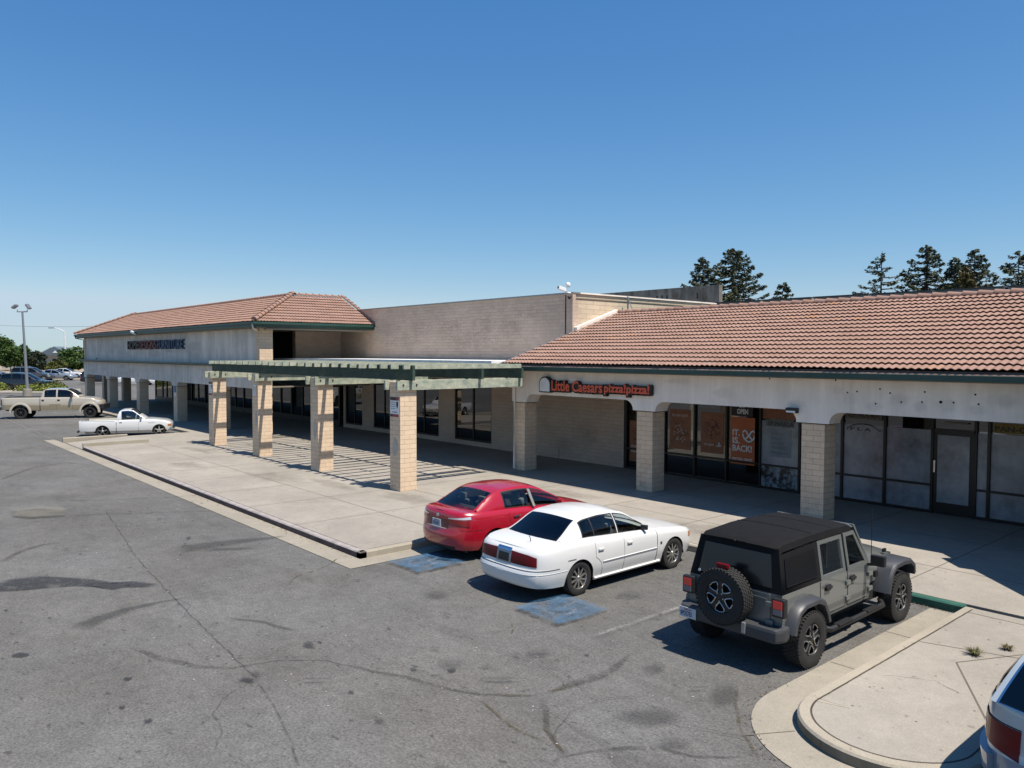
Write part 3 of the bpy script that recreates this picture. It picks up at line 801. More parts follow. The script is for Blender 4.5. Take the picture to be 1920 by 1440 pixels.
# litter and pale flecks
fl = MB()
for k in range(150):
    x, y = random.uniform(-24, -5.5), random.uniform(3.5, 9); s_ = random.uniform(.005, .014); a = random.uniform(0, 3)
    fl.obox((x, y, .006), (s_*math.cos(a), s_*math.sin(a), 0), (-s_*.6*math.sin(a), s_*.6*math.cos(a), 0), (0, 0, .003))
o = fl.build('litter', pm('pale_litter', (.55, .53, .5), .7)); o['kind'] = 'stuff'; o['label'] = 'small pale bits of litter scattered over the asphalt'
bl = MB()
for k in range(150):
    if k < 26: x, y, z = random.uniform(-4.6, -3), random.uniform(9, 15), KH+.0035
    else: x, y, z = random.uniform(-36, -5), random.uniform(9, 18), KH+.0035
    if y < 14.9 and -14.9 < x < -4.9: continue
    r = random.uniform(.004, .013); bl.poly([(x+r*1.5*math.cos(q), y+r*math.sin(q), z) for q in np.linspace(0, 2*PI, 8)[:-1]])
bl.build('gum_spot', pm('gum_spot', (.15, .13, .11), .8), walk, recalc=False)['kind'] = 'stuff'
lf = MB()
for k in range(420):
    q = random.random()
    if q < .5: x = random.uniform(-40, -15); y = 8.55-abs(random.gauss(0, .10))
    elif q < .8: a = random.uniform(-.3, 2.6); x = -3.85-1.62*math.cos(a)+random.gauss(0, .04); y = 9.3-1.66*math.sin(a)+random.gauss(0, .05)
    else: x = random.uniform(-6.5, -5.0); y = 14.66-abs(random.gauss(0, .08))
    s_ = random.uniform(.004, .012); a = random.uniform(0, 3)
    lf.obox((x, y, .02), (s_*math.cos(a), s_*math.sin(a), 0), (-s_*.5*math.sin(a), s_*.5*math.cos(a), .004), (0, 0, .002))
o = lf.build('leaf_litter', pm('dry_leaf', (.20, .15, .075), .9)); o['kind'] = 'stuff'; o['label'] = 'dry leaf crumbs gathered along the kerbs and gutter'
# far ground at the left
MT['dry'] = pm('dry_earth', (.42, .34, .24), .95, var=((.05, .2), (.8, .15)))
struct(MB().box(-420, -150, 28, 60, -.4, .02).build('dry_verge', MT['dry']))
struct(MB().box(-400, -168, 62, 300, -.4, .03).build('dry_field', MT['dry']))
# ---------------------------------------------------------------- buildings
def arcade(cols, x0, x1, y0, y1, ztop, zbot, zcap, hw, r=.33, extra=.12):
    """fascia outline with rounded haunches above each column (list of column centres)"""
    pts = [(x0, ztop), (x0, zbot)]
    for c in cols:
        a, b = c-hw-extra, c+hw+extra
        if a-r > x0+.01: 
            for t in range(0, 91, 15): pts.append((a-r+r*math.sin(R(t)), zbot-(1-math.cos(R(t)))*(zbot-zcap)))
        else:
            pts[-1] = (x0, zcap)
        if b+r < x1-.01:
            for t in range(90, -1, -15): pts.append((b+r-r*math.sin(R(t)), zbot-(1-math.cos(R(t)))*(zbot-zcap)))
        else: pts.append((x1, zcap))
    if pts[-1][0] < x1-.01: pts.append((x1, zbot))
    pts.append((x1, ztop))
    out = []
    for p in pts:
        if not out or (Vector((*p, 0))-Vector((*out[-1], 0))).length > .004: out.append(p)
    return out
def fascia(name, cols, x0, x1, y0, y1, ztop, zbot, zcap, hw, m, parent, **k):
    o = MB().prism([(x, y0, z) for x, z in arcade(cols, x0, x1, y0, y1, ztop, zbot, zcap, hw, **k)], (0, y1-y0, 0)).build(name, m, parent)
    bm = bmesh.new(); bm.from_mesh(o.data); bmesh.ops.triangulate(bm, faces=[f for f in bm.faces if len(f.verts) > 4]); bm.to_mesh(o.data); bm.free(); return o
def tiles(name, o, e, up, Lx, Ls, parent, cuts=(), tw=.34, cr=.40, amp=.032, sub=10, u0=0):
    o, e, up = Vector(o), Vector(e).normalized(), Vector(up).normalized(); n = e.cross(up).normalized()
    if n.z < 0: n = -n
    b = MB(); nr = int(math.ceil(Ls/cr)); nc = int(round(Lx/tw)); dx = Lx/nc/sub
    prof = [amp*(.5-.5*math.cos(4*PI*k/sub)+.12*abs(math.sin(2*PI*k/sub))) for k in range(sub+1)]
    rnd = random.Random(3)
    jit = [[rnd.uniform(-.008, .008) for _ in range(nc)] for _ in range(nr)]
    for r_ in range(nr):
        s0 = r_*cr; s1 = min(s0+cr+.10, Ls+.04)
        for c in range(nc):
            j = jit[r_][c]
            lo = []; mid = []; hi = []
            for k in range(sub+1):
                base = o+e*((c*sub+k)*dx)
                lo.append(b.vert(base+up*(s0+j)+n*(prof[k]+.042+j*.3))); hi.append(b.vert(base+up*s1+n*(prof[k]*.9-.012)))
                mid.append(b.vert(base+up*(s0+j)+n*(prof[k]+.029+j*.3)))
            for k in range(sub):
                uv = [(u0+c+.5, r_+.5)]*4
                b.face((lo[k], lo[k+1], hi[k+1], hi[k]), uv=uv); b.face((mid[k], mid[k+1], lo[k+1], lo[k]), uv=uv)
    ob = b.build(name, MT['tile'], parent, recalc=False)
    bm = bmesh.new(); bm.from_mesh(ob.data)
    for co, no in cuts:
        bmesh.ops.bisect_plane(bm, geom=bm.verts[:]+bm.edges[:]+bm.faces[:], plane_co=co, plane_no=no, clear_outer=True)
    bm.to_mesh(ob.data); bm.free()
    ob.data.polygons.foreach_set('use_smooth', [True]*len(ob.data.polygons))
    ob.data.set_sharp_from_angle(angle=R(40))
    return ob
def ridge_caps(name, a, c, parent, r=.115, ln=.42):
    a, c = Vector(a), Vector(c); d = (c-a); L_ = d.length; d.normalize(); n = int(L_/ln); b = MB()
    sd = d.cross(Vector((0, 0, 1))).normalized(); up = sd.cross(d).normalized()
    for k in range(n+1):
        p = a+d*(k*ln); q = p+d*(ln+.05)
        rows = []
        for (pt, rr, h) in ((p, r*1.12, .035), (q, r*.92, .0)):
            rows.append([pt+sd*rr*math.cos(t)+up*(rr*math.sin(t)*.9+h) for t in np.linspace(-.15, PI+.15, 9)])
        i = len(b.f); b.grid(rows)
        for f in range(i, len(b.f)): b.uv[f] = [(900+k+.5, .5)]*4
        b.poly([rows[0][j] for j in range(9)])
    return b.build(name, MT['tile'], parent, smooth=R(50), recalc=False)
def column(name, x0, x1, y0, y1, z1, parent, m=None, z0=KH):
    b = MB().box(x0, x1, y0, y1, z0, z1); o = b.build(name, m or MT['brick'], parent, bevel=.012)
    return o

# ===== pizza shop wing (right)
wing = thing('shop_building', 'single storey shop wing with clay tile roof, cream arched fascia and block columns', 'building', (0, 0, 0))
WX0, WX1 = -22.15, -4.75
wc = [-21.85, -15.83, -10.18, -4.6]
fascia('fascia', wc, -22.2, -4.28, 19.33, 19.95, 3.94, 3.04, 2.72, .33, MT['stucco'], wing)
for c in wc[:]:
    column('column', c-.32, c+.32, 19.37, 19.98, 2.70, wing)
    box('column_cap', c-.40, c+.40, 19.34, 20.0, 2.70, 2.718, MT['dark'], wing)
box('porch_ceiling', -22.2, 4, 19.95, 22.86, 3.05, 3.12, MT['soffit'], wing)
# eave: gutter, drip board, soffit
g = MB(); prof = [(18.70, 3.93), (18.70, 4.06), (18.72, 4.065), (18.73, 4.05), (18.85, 4.05), (18.85, 3.94), (18.80, 3.925)]
g.prism([(-22.3, y, z) for y, z in prof], (17.55, 0, 0)); g.build('gutter', MT['green'], wing)
MB().prism([(-22.25, 18.735, 4.055), (-22.25, 18.745, 4.085), (-22.25, 18.90, 4.15), (-22.25, 19.33, 4.15), (-22.25, 19.33, 4.055)], (17.5, 0, 0)).build('drip_board', MT['dripboard'], wing)
box('eave_soffit', -22.25, -4.75, 18.86, 19.33, 3.90, 3.94, MT['soffit'], wing)
sl = Vector((0, 6.55, 2.14)).normalized(); Ls = math.hypot(6.55, 2.14)
# deck under the tiles + back slope
dk = MB(); dk.prism([(-22.15, 18.80, 4.11), (-22.15, 25.3, 6.24), (-22.15, 31, 4.4), (-22.15, 31, 4.0), (-22.15, 18.80, 4.06)], (26, 0, 0)); dk.build('roof_deck', MT['dark'], wing)
rf = tiles('roof', (-22.15, 18.78, 4.155), (1, 0, 0), sl, 26.1, Ls, wing)
ridge_caps('ridge_cap', (-22.1, 25.3, 6.28), (3.9, 25.3, 6.28), rf, .12)
# rake flashing against the tall wall
fb = MB(); fb.prism([(-22.38, 22.8, 5.62), (-22.38, 25.3, 6.44), (-22.38, 25.3, 6.2), (-22.38, 22.8, 5.38)], (.20, 0, 0)); fb.build('flashing', MT['stucco'], wing)
fb = MB(); fb.prism([(-22.24, 18.72, 4.17), (-22.24, 22.8, 5.51), (-22.24, 22.8, 5.38), (-22.24, 18.72, 4.04)], (.08, 0, 0)); fb.build('rake_board', MT['steel'], wing)
# corner wing beyond the frame: the eave turns forward at 45 degrees
cw = MB()
e0, e1 = Vector((-4.75, 18.75, 0)), Vector((2.2, 11.8, 0)); nn = Vector((1, 1, 0)).normalized()
q = [e0+Vector((0, 0, 3.93)), e1+Vector((0, 0, 3.93)), e1+nn*6+Vector((0, 0, 6.2)), e0+nn*6+Vector((0, 0, 6.2))]
cw.prism(q, (0, 0, .14)); cw.build('corner_roof', MT['tile'], wing)
cw = MB(); cw.prism([e0+nn*.6+Vector((0, 0, 3.0)), e1+nn*.6+Vector((0, 0, 3.0)), e1+nn*1.2+Vector((0, 0, 3.0)), e0+nn*1.2+Vector((0, 0, 3.0))], (0, 0, .95)); cw.build('corner_fascia', MT['stucco'], wing)
cw = MB(); cw.prism([e0+nn*4.4+Vector((0, 0, .1)), e1+nn*4.4+Vector((0, 0, .1)), e1+nn*4.7+Vector((0, 0, .1)), e0+nn*4.7+Vector((0, 0, .1))], (0, 0, 3.2)); cw.build('corner_wall', MT['brickwall'], wing)
for t in (.35, .8):
    p = e0.lerp(e1, t)+nn*.9; MB().box(p.x-.32, p.x+.32, p.y-.32, p.y+.32, KH, 3.0).build('column', MT['brick'], wing)
cw = MB().obox((-4.35, 18.05, 3.55), (.28, -.28, 0), (.09, .09, 0), (0, 0, .22)); cw.build('eave_lamp', MT['black'], wing)
# storefront: frame bars, glass, interior
SY = 22.86
sf = MB()
def bar(x0, x1, z0, z1, d=.09): sf.box(x0, x1, SY-d, SY+.02, z0, z1)
xs = [-19.55, -17.68, -16.38, -15.08, -13.80, -12.42, -11.05, -9.79, -8.50, -7.42, -7.10, -5.2, -3.4]
bar(-19.62, -19.48, KH, 3.05)
for x in xs[1:]: bar(x-.035, x+.035, KH, 3.05)
for a, b_ in zip(xs[:-1], xs[1:]):
    if (a, b_) == (-8.50, -7.42): bar(a, b_, 2.42, 2.50); continue
    bar(a+.036, b_-.036, KH, KH+.08, .085); bar(a+.036, b_-.036, .90, .96, .085)
    bar(a+.036, b_-.036, 2.97, 3.05, .085)
sf.build('storefront_frame', MT['alum'], wing)
def pane(name, x0, x1, z0, z1, m, y=SY, parent=wing): return box(name, x0, x1, y-.012, y, z0, z1, m, parent)
for a, b_ in zip(xs[:7], xs[1:7]): pane('shop_window', a+.036, b_-.036, KH+.08, 2.97, MT['shopglass'])
def mat_soap():
    n = NT('whitewashed_glass'); f = n.noise(.9, 6, .68); f2 = n.noise(3.2, 5, .7, n.scaled((1, 1, .5)))
    c = n.mix((.44, .47, .51), (.20, .215, .235), n.ramp(f, [(.42, 0), (.68, 1)])); c = n.mix(c, n.ramp(f2, [(.3, .8), (.7, 1.1)]), 1, 'MULTIPLY')
    d = n.ramp(n.noise(4.5, 3, .5), [(.22, .35), (.27, 1)])
    n.base(n.mix(c, d, 1, 'MULTIPLY')); n.p(rough=.22, spec=.5); return n.m
MT['soap'] = mat_soap()
def mat_soap2():
    n = NT('scraped_whitewash'); f = n.noise(3.4, 6, .72)
    n.base(n.mix((.02, .025, .03), (.36, .42, .46), n.ramp(f, [(.45, 0), (.55, 1)]))); n.p(rough=.25); return n.m
MT['soap2'] = mat_soap2()
pane('whitewashed_pane', -13.76, -12.46, KH+.08, .90, MT['soap2'], SY-.02)
pane('whitewashed_pane', -13.76, -12.46, .96, 2.38, MT['soap'], SY-.02)
for a, b_ in ((-12.38, -11.09), (-11.01, -9.83), (-9.75, -8.54), (-7.38, -7.14), (-7.06, -5.24), (-5.16, -3.44)):
    pane('whitewashed_pane', a, b_, KH+.08, .90, MT['soap'], SY-.02); pane('whitewashed_pane', a, b_, .96, 2.45, MT['soap'], SY-.02); pane('shop_window', a, b_, 2.45, 2.97, MT['shopglass'])
dr = box('door', -8.46, -7.46, SY-.06, SY, KH+.02, 2.42, MT['alum'], wing)
pane('door_pane', -8.36, -7.56, .48, 2.33, MT['soap'], SY-.062, dr); box('door_handle', -8.44, -8.40, SY-.12, SY-.06, 1.30, 1.62, MT['chrome'], dr)
box('transom_bar', -8.2, -7.6, SY-.10, SY-.088, 2.66, 2.70, MT['soffit'], wing)
pane('door_pane', -8.46, -7.46, 2.50, 2.97, MT['shopglass'])
# inside of the shop
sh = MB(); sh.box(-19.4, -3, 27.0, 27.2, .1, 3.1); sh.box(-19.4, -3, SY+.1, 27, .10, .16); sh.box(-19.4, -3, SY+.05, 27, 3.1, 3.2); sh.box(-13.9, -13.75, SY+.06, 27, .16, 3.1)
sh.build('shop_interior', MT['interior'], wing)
box('counter', -18.5, -14.5, 25.2, 25.8, .16, 1.15, pm('counter_front', (.22, .18, .13), .6), wing)
box('menu_board', -18.6, -14.6, 26.9, 26.98, 2.1, 2.9, pm('menu_board', (.30, .26, .2), .6), wing)
# downspout on the first column
ds = MB(); ds.tube([(-21.72, 19.28, 3.92), (-21.72, 19.28, 3.35), (-22.02, 19.28, 3.30), (-22.02, 19.28, .2)], .05, 8); ds.build('downspout', MT['stucco'], wing)
box('fascia_end_trim', -22.32, -21.62, 19.22, 19.325, 3.25, 3.92, MT['stucco'], wing, bevel=.01)
# anchor holes where a sign used to hang
hb = MB()
for (x, y) in ((1589, 736), (1607, 734), (1650, 729.5), (1669, 737), (1642, 757), (1690, 754), (1734, 735), (1729, 754), (1764, 754), (1788, 755), (1829, 740), (1835, 758), (1443, 710), (1567, 713)):
    d = FW+RT*((x-960)/1456)-UP*((y-720)/1456); t = 19.326/d.y; p = Vector((0, 0, 4.5))+d*t; r = .035 if x == 1764 else .022
    hb.lathe([(0, .001), (.0, r), (-.004, r)], p, (0, -1, 0), 10)
hb.build('bolt_hole', MT['dark'], wing)

# ===== tall block shop (middle)
mid = thing('block_building', 'tall windowless tan block wall behind the white canopy with ground floor shop windows', 'building')
TW = (-22.40, 22.8)      # corner
wl = MB(); wl.box(-42.4, -22.4, 22.8, 23.1, 3.95, 7.0); wl.build('upper_wall', MT['brickwall'], mid)
wl = MB(); wl.box(-22.7, -22.4, 23.1, 46, .1, 7.0); wl.build('side_wall', MT['brickside'], mid)
box('flat_roof', -60, -22.7, 23.1, 46, 6.4, 6.6, MT['roofgravel'], mid)
box('coping', -41.9, -22.34, 22.74, 23.16, 7.0, 7.06, MT['steel'], mid)
box('coping', -22.76, -22.34, 23.16, 46, 7.0, 7.06, MT['stucco'], mid); box('coping_band', -22.4, -22.37, 22.8, 46, 6.80, 6.84, MT['soffit'], mid)
box('corner_pilaster', -22.72, -22.36, 22.72, 22.9, 4.2, 7.0, MT['brickwall'], mid); MB().tube([(-22.80, 22.76, 4.3), (-22.80, 22.76, 6.95)], .025, 6).build('conduit', MT['black'], mid)
wins = [(-41.3, -39.35), (-38.1, -35.9), (-34.5, -31.82), (-30.48, -27.65)]
gw = MB(); xx = -41.55
for a, b_ in wins:
    gw.box(xx, a, 22.8, 23.1, KH, 3.95); gw.box(a, b_, 22.8, 23.1, KH, .36); xx = b_
gw.box(xx, -19.62, 22.8, 23.1, KH, 3.95)
for a, b_ in wins: gw.box(a, b_, 22.8, 23.1, 3.3, 3.95)
gw.build('ground_floor_wall', MT['brickwall'], mid)
for a, b_ in wins:
    f = MB(); m_ = (a+b_)/2
    for x in (a+.04, m_, b_-.04): f.box(x-.04, x+.04, 22.84, 22.94, .36, 3.3)
    for z0, z1 in ((.36, .44), (3.22, 3.3)):
        for x0, x1 in ((a+.08, m_-.04), (m_+.04, b_-.08)): f.box(x0, x1, 22.845, 22.935, z0, z1)
    fo = f.build('window', MT['alum'], mid); box('pane', a+.08, m_-.04, 22.88, 22.89, .44, 3.22, MT['shopglass'], fo); box('pane', m_+.04, b_-.08, 22.88, 22.89, .44, 3.22, MT['shopglass'], fo)
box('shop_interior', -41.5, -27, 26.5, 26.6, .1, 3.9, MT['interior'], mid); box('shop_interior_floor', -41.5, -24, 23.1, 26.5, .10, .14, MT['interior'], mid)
box('base_patch', -26.9, -23.2, 22.78, 22.797, KH, .55, MT['brickwall'], mid)
# canopy in front of it
box('canopy_roof', -41.8, -22.3, 18.45, 22.79, 4.12, 4.25, MT['white_roof'], mid); box('canopy_edge', -41.8, -22.3, 18.38, 18.45, 4.10, 4.262, MT['white_roof'], mid)
box('canopy_ceiling', -41.8, -22.2, 18.5, 22.79, 3.92, 3.98, MT['soffit'], mid)
# ===== grey hall behind
box_h = MB().box(-64, -27.1, 40, 40.35, .0, 8.72); gh = box_h.build('hall_building', MT['grey_conc'])
tag(gh, 'grey streaked concrete block rising behind the tall tan wall', 'building')
sp_ = MB()
for x in (-36, -35.4, -31.8, -31.4, -31.0, -28.7): sp_.box(x, x+.09, 39.985, 39.998, 7.6+random.uniform(0, .4), 8.3)
sp_.build('black_streak', MT['stain'] if False else pm('black_streak', (.03, .03, .028), .9), gh)

# ===== furniture store (left)
fur = thing('store_building', 'two storey store with hipped clay tile roof over a cream wall and a column arcade', 'building')
LX0, LX1 = -76.0, -38.45
lc = [-75.6, -68.2, -60.1, -51.9, -44.6, -38.9]
fascia('fascia', lc, -76.1, -38.45, 16.38, 17.0, 3.80, 2.68, 2.42, .36, MT['stucco_grey'], fur, r=.32)
for c in lc:
    column('column', c-.36, c+.36, 16.42, 17.05, 2.40, fur, MT['brick']); box('column_cap', c-.43, c+.43, 16.40, 17.08, 2.40, 2.418, MT['dark'], fur)
box('green_band', -76.4, -38.3, 16.10, 16.5, 3.80, 3.94, MT['greenband'], fur); box('band_flashing', -76.4, -38.3, 16.06, 16.10, 3.86, 3.965, MT['green'], fur)
box('front_wall', -75.6, -38.95, 16.46, 16.7, 3.94, 5.85, MT['stucco_grey'], fur)
box('corner_pier', -38.95, -38.45, 16.34, 17.05, 3.94, 5.85, MT['brick'], fur); box('corner_pier', -76.0, -75.6, 16.40, 17.1, 3.94, 5.85, MT['brick'], fur)
box('wall_vent', -71.8, -71.75, 16.40, 16.455, 4.0, 4.1, MT['dark'], fur)
box('recess_wall', -42.2, -41.8, 19.9, 22.79, 3.95, 5.85, MT['brickwall'], fur); box('recess_back', -60, -42.2, 19.9, 20.1, 3.95, 5.85, MT['dark'], fur)
box('arcade_roof', -76, -41.8, 17.0, 22.79, 3.84, 3.93, MT['roofgravel'], fur); box('arcade_roof_edge', -41.8, -38.3, 17.05, 18.38, 3.84, 3.93, MT['roofgravel'], fur)
box('arcade_ceiling', -76, -38.5, 17.0, 22.79, 2.74, 2.80, MT['soffit'], fur)
box('end_wall', -75.9, -75.5, 16.7, 23, 3.94, 5.85, MT['stucco_grey'], fur)
# soffit + green fascia + gutter
E0, E1, YE = -76.7, -37.95, 15.88
box('eave_soffit', E0+.12, E1-.12, YE+.12, 22.79, 5.80, 5.86, MT['soffit'], fur)
box('soffit_beam', E1-.35, E1-.05, 16.5, 22.3, 5.74, 5.80, MT['soffit'], fur)
gt = MB(); gt.box(E0, E1, YE, YE+.12, 5.86, 6.10); gt.box(E1-.12, E1, YE+.12, 22.79, 5.86, 6.10); gt.box(E0, E0+.12, YE+.12, 26, 5.86, 6.10)
gt.build('eave_fascia', MT['green'], fur)
gt = MB(); gt.box(E0-.1, E1+.1, YE-.10, YE, 6.0, 6.12); gt.box(E1, E1+.1, YE, 22.79, 6.0, 6.12); gt.build('gutter', MT['green'], fur)
H = 1.72; D = 3.8
a1 = Vector((0, D, H)).normalized(); a2 = Vector((-D, 0, H)).normalized(); a3 = Vector((D, 0, H)).normalized(); Lh = math.hypot(D, H)
dk = MB(); zb = 6.10; zt = 6.10+H-.06
A_ = [(E0, YE, zb), (E1, YE, zb), (E1, 22.8, zb), (E0, 27, zb)]; B_ = [(E0+D, YE+D, zt), (E1-D, YE+D, zt), (E1-D, 22.8, zt), (E0+D, 27, zt)]
for k in range(4): dk.poly([A_[k], A_[(k+1) % 4], B_[(k+1) % 4], B_[k]])
dk.poly(B_); dk.poly(A_[::-1]); dk.build('roof_deck', MT['dark'], fur)
h1 = Vector((1, 1, 0)).normalized(); h2 = Vector((1, -1, 0)).normalized()
r1 = tiles('roof', (E0-.1, YE-.06, 6.12), (1, 0, 0), a1, E1-E0+.2, Lh, fur, cuts=[((E1, YE, 0), h1), ((E0, YE, 0), (-h2.x, -h2.y, 0))], sub=8)
tiles('roof', (E1+.06, YE-.1, 6.12), (0, 1, 0), a2, 22.9-YE, Lh, fur, cuts=[((E1, YE, 0), (-h1.x, -h1.y, 0))], sub=8, u0=300)
ridge_caps('ridge_cap', (E1+.05, YE-.05, 6.20), (E1-D, YE+D, 6.20+H), r1, .13); ridge_caps('ridge_cap', (E0-.05, YE-.05, 6.2), (E0+D, YE+D, 6.2+H), r1, .13)
ridge_caps('ridge_cap', (E0+D, YE+D, 6.16+H), (E1-D, YE+D, 6.16+H), r1, .09); ridge_caps('ridge_cap', (E1-D, YE+D, 6.16+H), (E1-D, 22.8, 6.16+H), r1, .09)
ridge_caps('ridge_cap', (E1+.02, 22.86, 6.22), (E1-D, 22.86, 6.22+H), r1, .10)
box('roof_end', E1-D, E1, 22.80, 22.83, 6.0, 6.1, MT['tile'], fur)
ds = MB(); ds.tube([(E1-.15, YE-.05, 6.0), (E1-.15, YE-.02, 5.78), (E1-.75, 16.40, 5.66), (E1-.85, 16.42, 5.6), (E1-.85, 16.42, 3.96)], .045, 8); ds.build('downspout', MT['stucco'], fur)
ds = MB(); ds.tube([(E0+.1, YE-.05, 6.0), (E0+.15, YE, 5.80), (E0+.55, 16.42, 5.66), (E0+.55, 16.42, 3.96)], .045, 8); ds.build('downspout', MT['black'], fur)
# arcade rear storefront
sf = MB(); SY2 = 22.8; xs2 = [-77.5, -75.4, -74.2, -72.6, -70.9, -69.2, -67.6, -66, -64.4, -62.8, -61.2, -59.6, -58, -56.4, -54.8, -53.2, -51.6, -50.0, -48.4, -46.8, -45.2, -43.6, -41.9]
for x in xs2: sf.box(x-.07, x+.07, SY2-.1, SY2+.02, KH, 2.74)
for a, b_ in zip(xs2[:-1], xs2[1:]): sf.box(a+.07, b_-.07, SY2-.09, SY2+.01, KH, KH+.35); sf.box(a+.07, b_-.07, SY2-.09, SY2+.01, 2.55, 2.74)
sf.build('storefront_frame', MT['alum'], fur)
for a, b_ in zip(xs2[:-1], xs2[1:]): box('shop_window', a+.07, b_-.07, SY2-.04, SY2-.03, KH+.35, 2.55, MT['shopglass'], fur)
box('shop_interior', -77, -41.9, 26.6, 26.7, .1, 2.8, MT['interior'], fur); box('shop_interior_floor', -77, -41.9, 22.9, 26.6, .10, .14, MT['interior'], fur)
for (y0, y1) in ((18.0, 18.35), (19.6, 20.25)): box('end_pier', -76.9, -76.2, y0, y1, KH, 2.74, MT['brick'], fur)

MT['wood_dark'] = mat_wood('dark_green_wood', (.04, .075, .058), (.075, .11, .08))
# ===== pergola
per = thing('pergola', 'green painted wooden pergola on four tan block pillars in front of the canopy', 'pergola')
PX = [-37.1, -31.95, -26.55, -21.02]; PH = 3.62
for i, x in enumerate(PX):
    column('pillar', x-.30, x+.30, 13.36, 13.98, PH, per)
    for sd in (-1, 1):
        x0 = x+.305 if sd > 0 else x-.395
        y1 = 18.44
        bm_ = box('cross_beam', x0, x0+.09, 13.2, y1, 3.36, 3.66, MT['wood'], per, bevel=.006)
    bt = MB()
    for y in (13.42, 13.92): bt.lathe([(0, .03), (.025, .028), (.025, .001)], (x+.395, y, 3.53), (1, 0, 0), 8)
    bt.build('bolt', MT['black'], per)
    if i < 3:
        for (px, py) in ((x, 13.2),): pass
for y in (13.67, 16.45, 18.26):
    box('main_beam', -37.75, -20.48, y, y+.10, 3.665, 4.145 if y < 14 else 4.02, MT['wood_dark'], per, bevel=.006)
for y in (15.2, 18.0):
    for x in (-34.3, -29.0, -23.6): box('blocking', x-.55, x+.55, y, y+.06, 3.92, 4.015, MT['wood'], per)
nr = 26
for k in range(nr):
    x = -37.42+k*(16.76/(nr-1))
    dz = random.uniform(-.008, .008)
    x0 = x+random.uniform(-.02, .02)
    y0 = 13.40+random.uniform(-.03, .03)
    b = MB(); h = .145
    b.prism([(x0, y0, 4.17+dz), (x0, 18.36, 4.17), (x0, 18.36, 4.022), (x0, y0, 4.022+dz)], (.07, 0, 0))
    b.build('rafter', MT['wood'], per)
# white patches and stickers on pillars
def patch_blob(name, x, y, z, w, h, m, parent): 
    b = MB(); n = 14
    b.poly([(x+w*math.cos(t)*random.uniform(.7, 1.1), y, z+h*math.sin(t)*random.uniform(.8, 1.1)) for t in np.linspace(0, 2*PI, n+1)[:-1]]); return b.build(name, m, parent, recalc=False)
MT['whitesmear'] = pm('whitewash_smear', (.58, .52, .46), .8)
patch_blob('paint_smear', -21.02, 13.352, 1.55, .16, .32, MT['whitesmear'], per); patch_blob('paint_smear', -26.5, 13.352, 1.7, .13, .35, MT['whitesmear'], per); patch_blob('paint_smear', -31.85, 13.352, 1.75, .12, .4, MT['whitesmear'], per)
# ---------------------------------------------------------------- stains on the walls
MT['wallstain'] = mat_decal('wall_grime', (.22, .20, .185), .13, 1.6, .32, .62, .9)
MT['wallstain2'] = mat_decal('old_sign_ghost', (.28, .26, .245), .10, 2.2, .34, .60, .9)
MT['rust'] = mat_decal('rust_drip', (.20, .11, .05), .3, 3, .3, .6, .9)
def wall_blot(name, x, z, w, h, y, m, parent, n=16):
    b = MB(); ev = [1]; b.vert((x, y, z)); P = [(x+w*math.cos(t)*random.uniform(.7, 1.15), z+h*math.sin(t)*random.uniform(.7, 1.15)) for t in np.linspace(0, 2*PI, n+1)[:-1]]
    for q in (.55, 1):
        for (px, pz) in P: b.vert((x+(px-x)*q, y, z+(pz-z)*q)); ev.append(1 if q < 1 else 0)
    for k in range(n):
        k2 = (k+1) % n; b.face((0, 1+k, 1+k2)); b.face((1+k, 1+n+k, 1+n+k2, 1+k2))
    return with_edge(b, ev, name, m, parent)
for (x, z, w, h) in ((-9.2, 3.4, .25, .2), (-8.6, 3.25, .3, .15), (-8.0, 3.45, .3, .2), (-7.5, 3.3, .22, .16), (-6.9, 3.35, .3, .2), (-6.3, 3.28, .25, .15), (-5.7, 3.5, .25, .2), (-9.5, 3.6, .2, .15), (-12.9, 3.4, .5, .2), (-19.0, 3.75, .8, .12), (-14.5, 3.7, .7, .12), (-10.6, 3.2, .3, .15)):
    wall_blot('grime', x, z, w, h, 19.327, MT['wallstain'], wing)
for (x, z, w, h) in ((-36.5, 5.9, 1.6, .6), (-33.5, 5.8, 1.3, .6), (-31.0, 5.9, 1.4, .55), (-28.5, 5.8, 1.4, .6), (-26.3, 5.7, .9, .5), (-34.8, 5.2, 2.2, .4), (-29.5, 5.2, 2.4, .4), (-38.5, 6.4, 1.4, .3), (-25, 6.3, 1.2, .3)):
    wall_blot('sign_ghost', x, z, w, h, 22.795, MT['wallstain2'], mid)
for (x, z, w, h) in ((-25.5, .9, .8, .6), (-23.0, .7, .9, .5), (-21.5, 1.3, .8, .7), (-24.4, 2.2, .3, .15), (-22.9, 2.3, .25, .12)):
    wall_blot('grime', x, z, w, h, 22.792, MT['wallstain'], mid)
for k in range(16): wall_blot('grime', random.uniform(-74, -40), random.uniform(4.3, 5.4), random.uniform(.5, 1.6), random.uniform(.2, .5), 16.455, MT['wallstain'], fur)
for k in range(10): wall_blot('grime', random.uniform(-74, -46), random.uniform(2.9, 3.6), random.uniform(.5, 1.4), random.uniform(.1, .3), 16.376, MT['wallstain'], fur)
for k in range(14): wall_blot('streak', random.uniform(-52, -27.5), 8.3-random.uniform(0, .6), random.uniform(.15, .5), random.uniform(.3, .8), 39.985, MT['wallstain'] if k % 2 else MT['rust'], gh)
for x in PX:
    for k in range(3): wall_blot('grime', x+random.uniform(-.2, .2), random.uniform(.25, .9), random.uniform(.06, .14), random.uniform(.05, .25), 13.355, MT['wallstain'], per)
for c in wc[:3]:
    for k in range(3): wall_blot('grime', c+random.uniform(-.2, .2), random.uniform(.22, .7), random.uniform(.06, .16), random.uniform(.05, .2), 19.366, MT['wallstain'], wing)
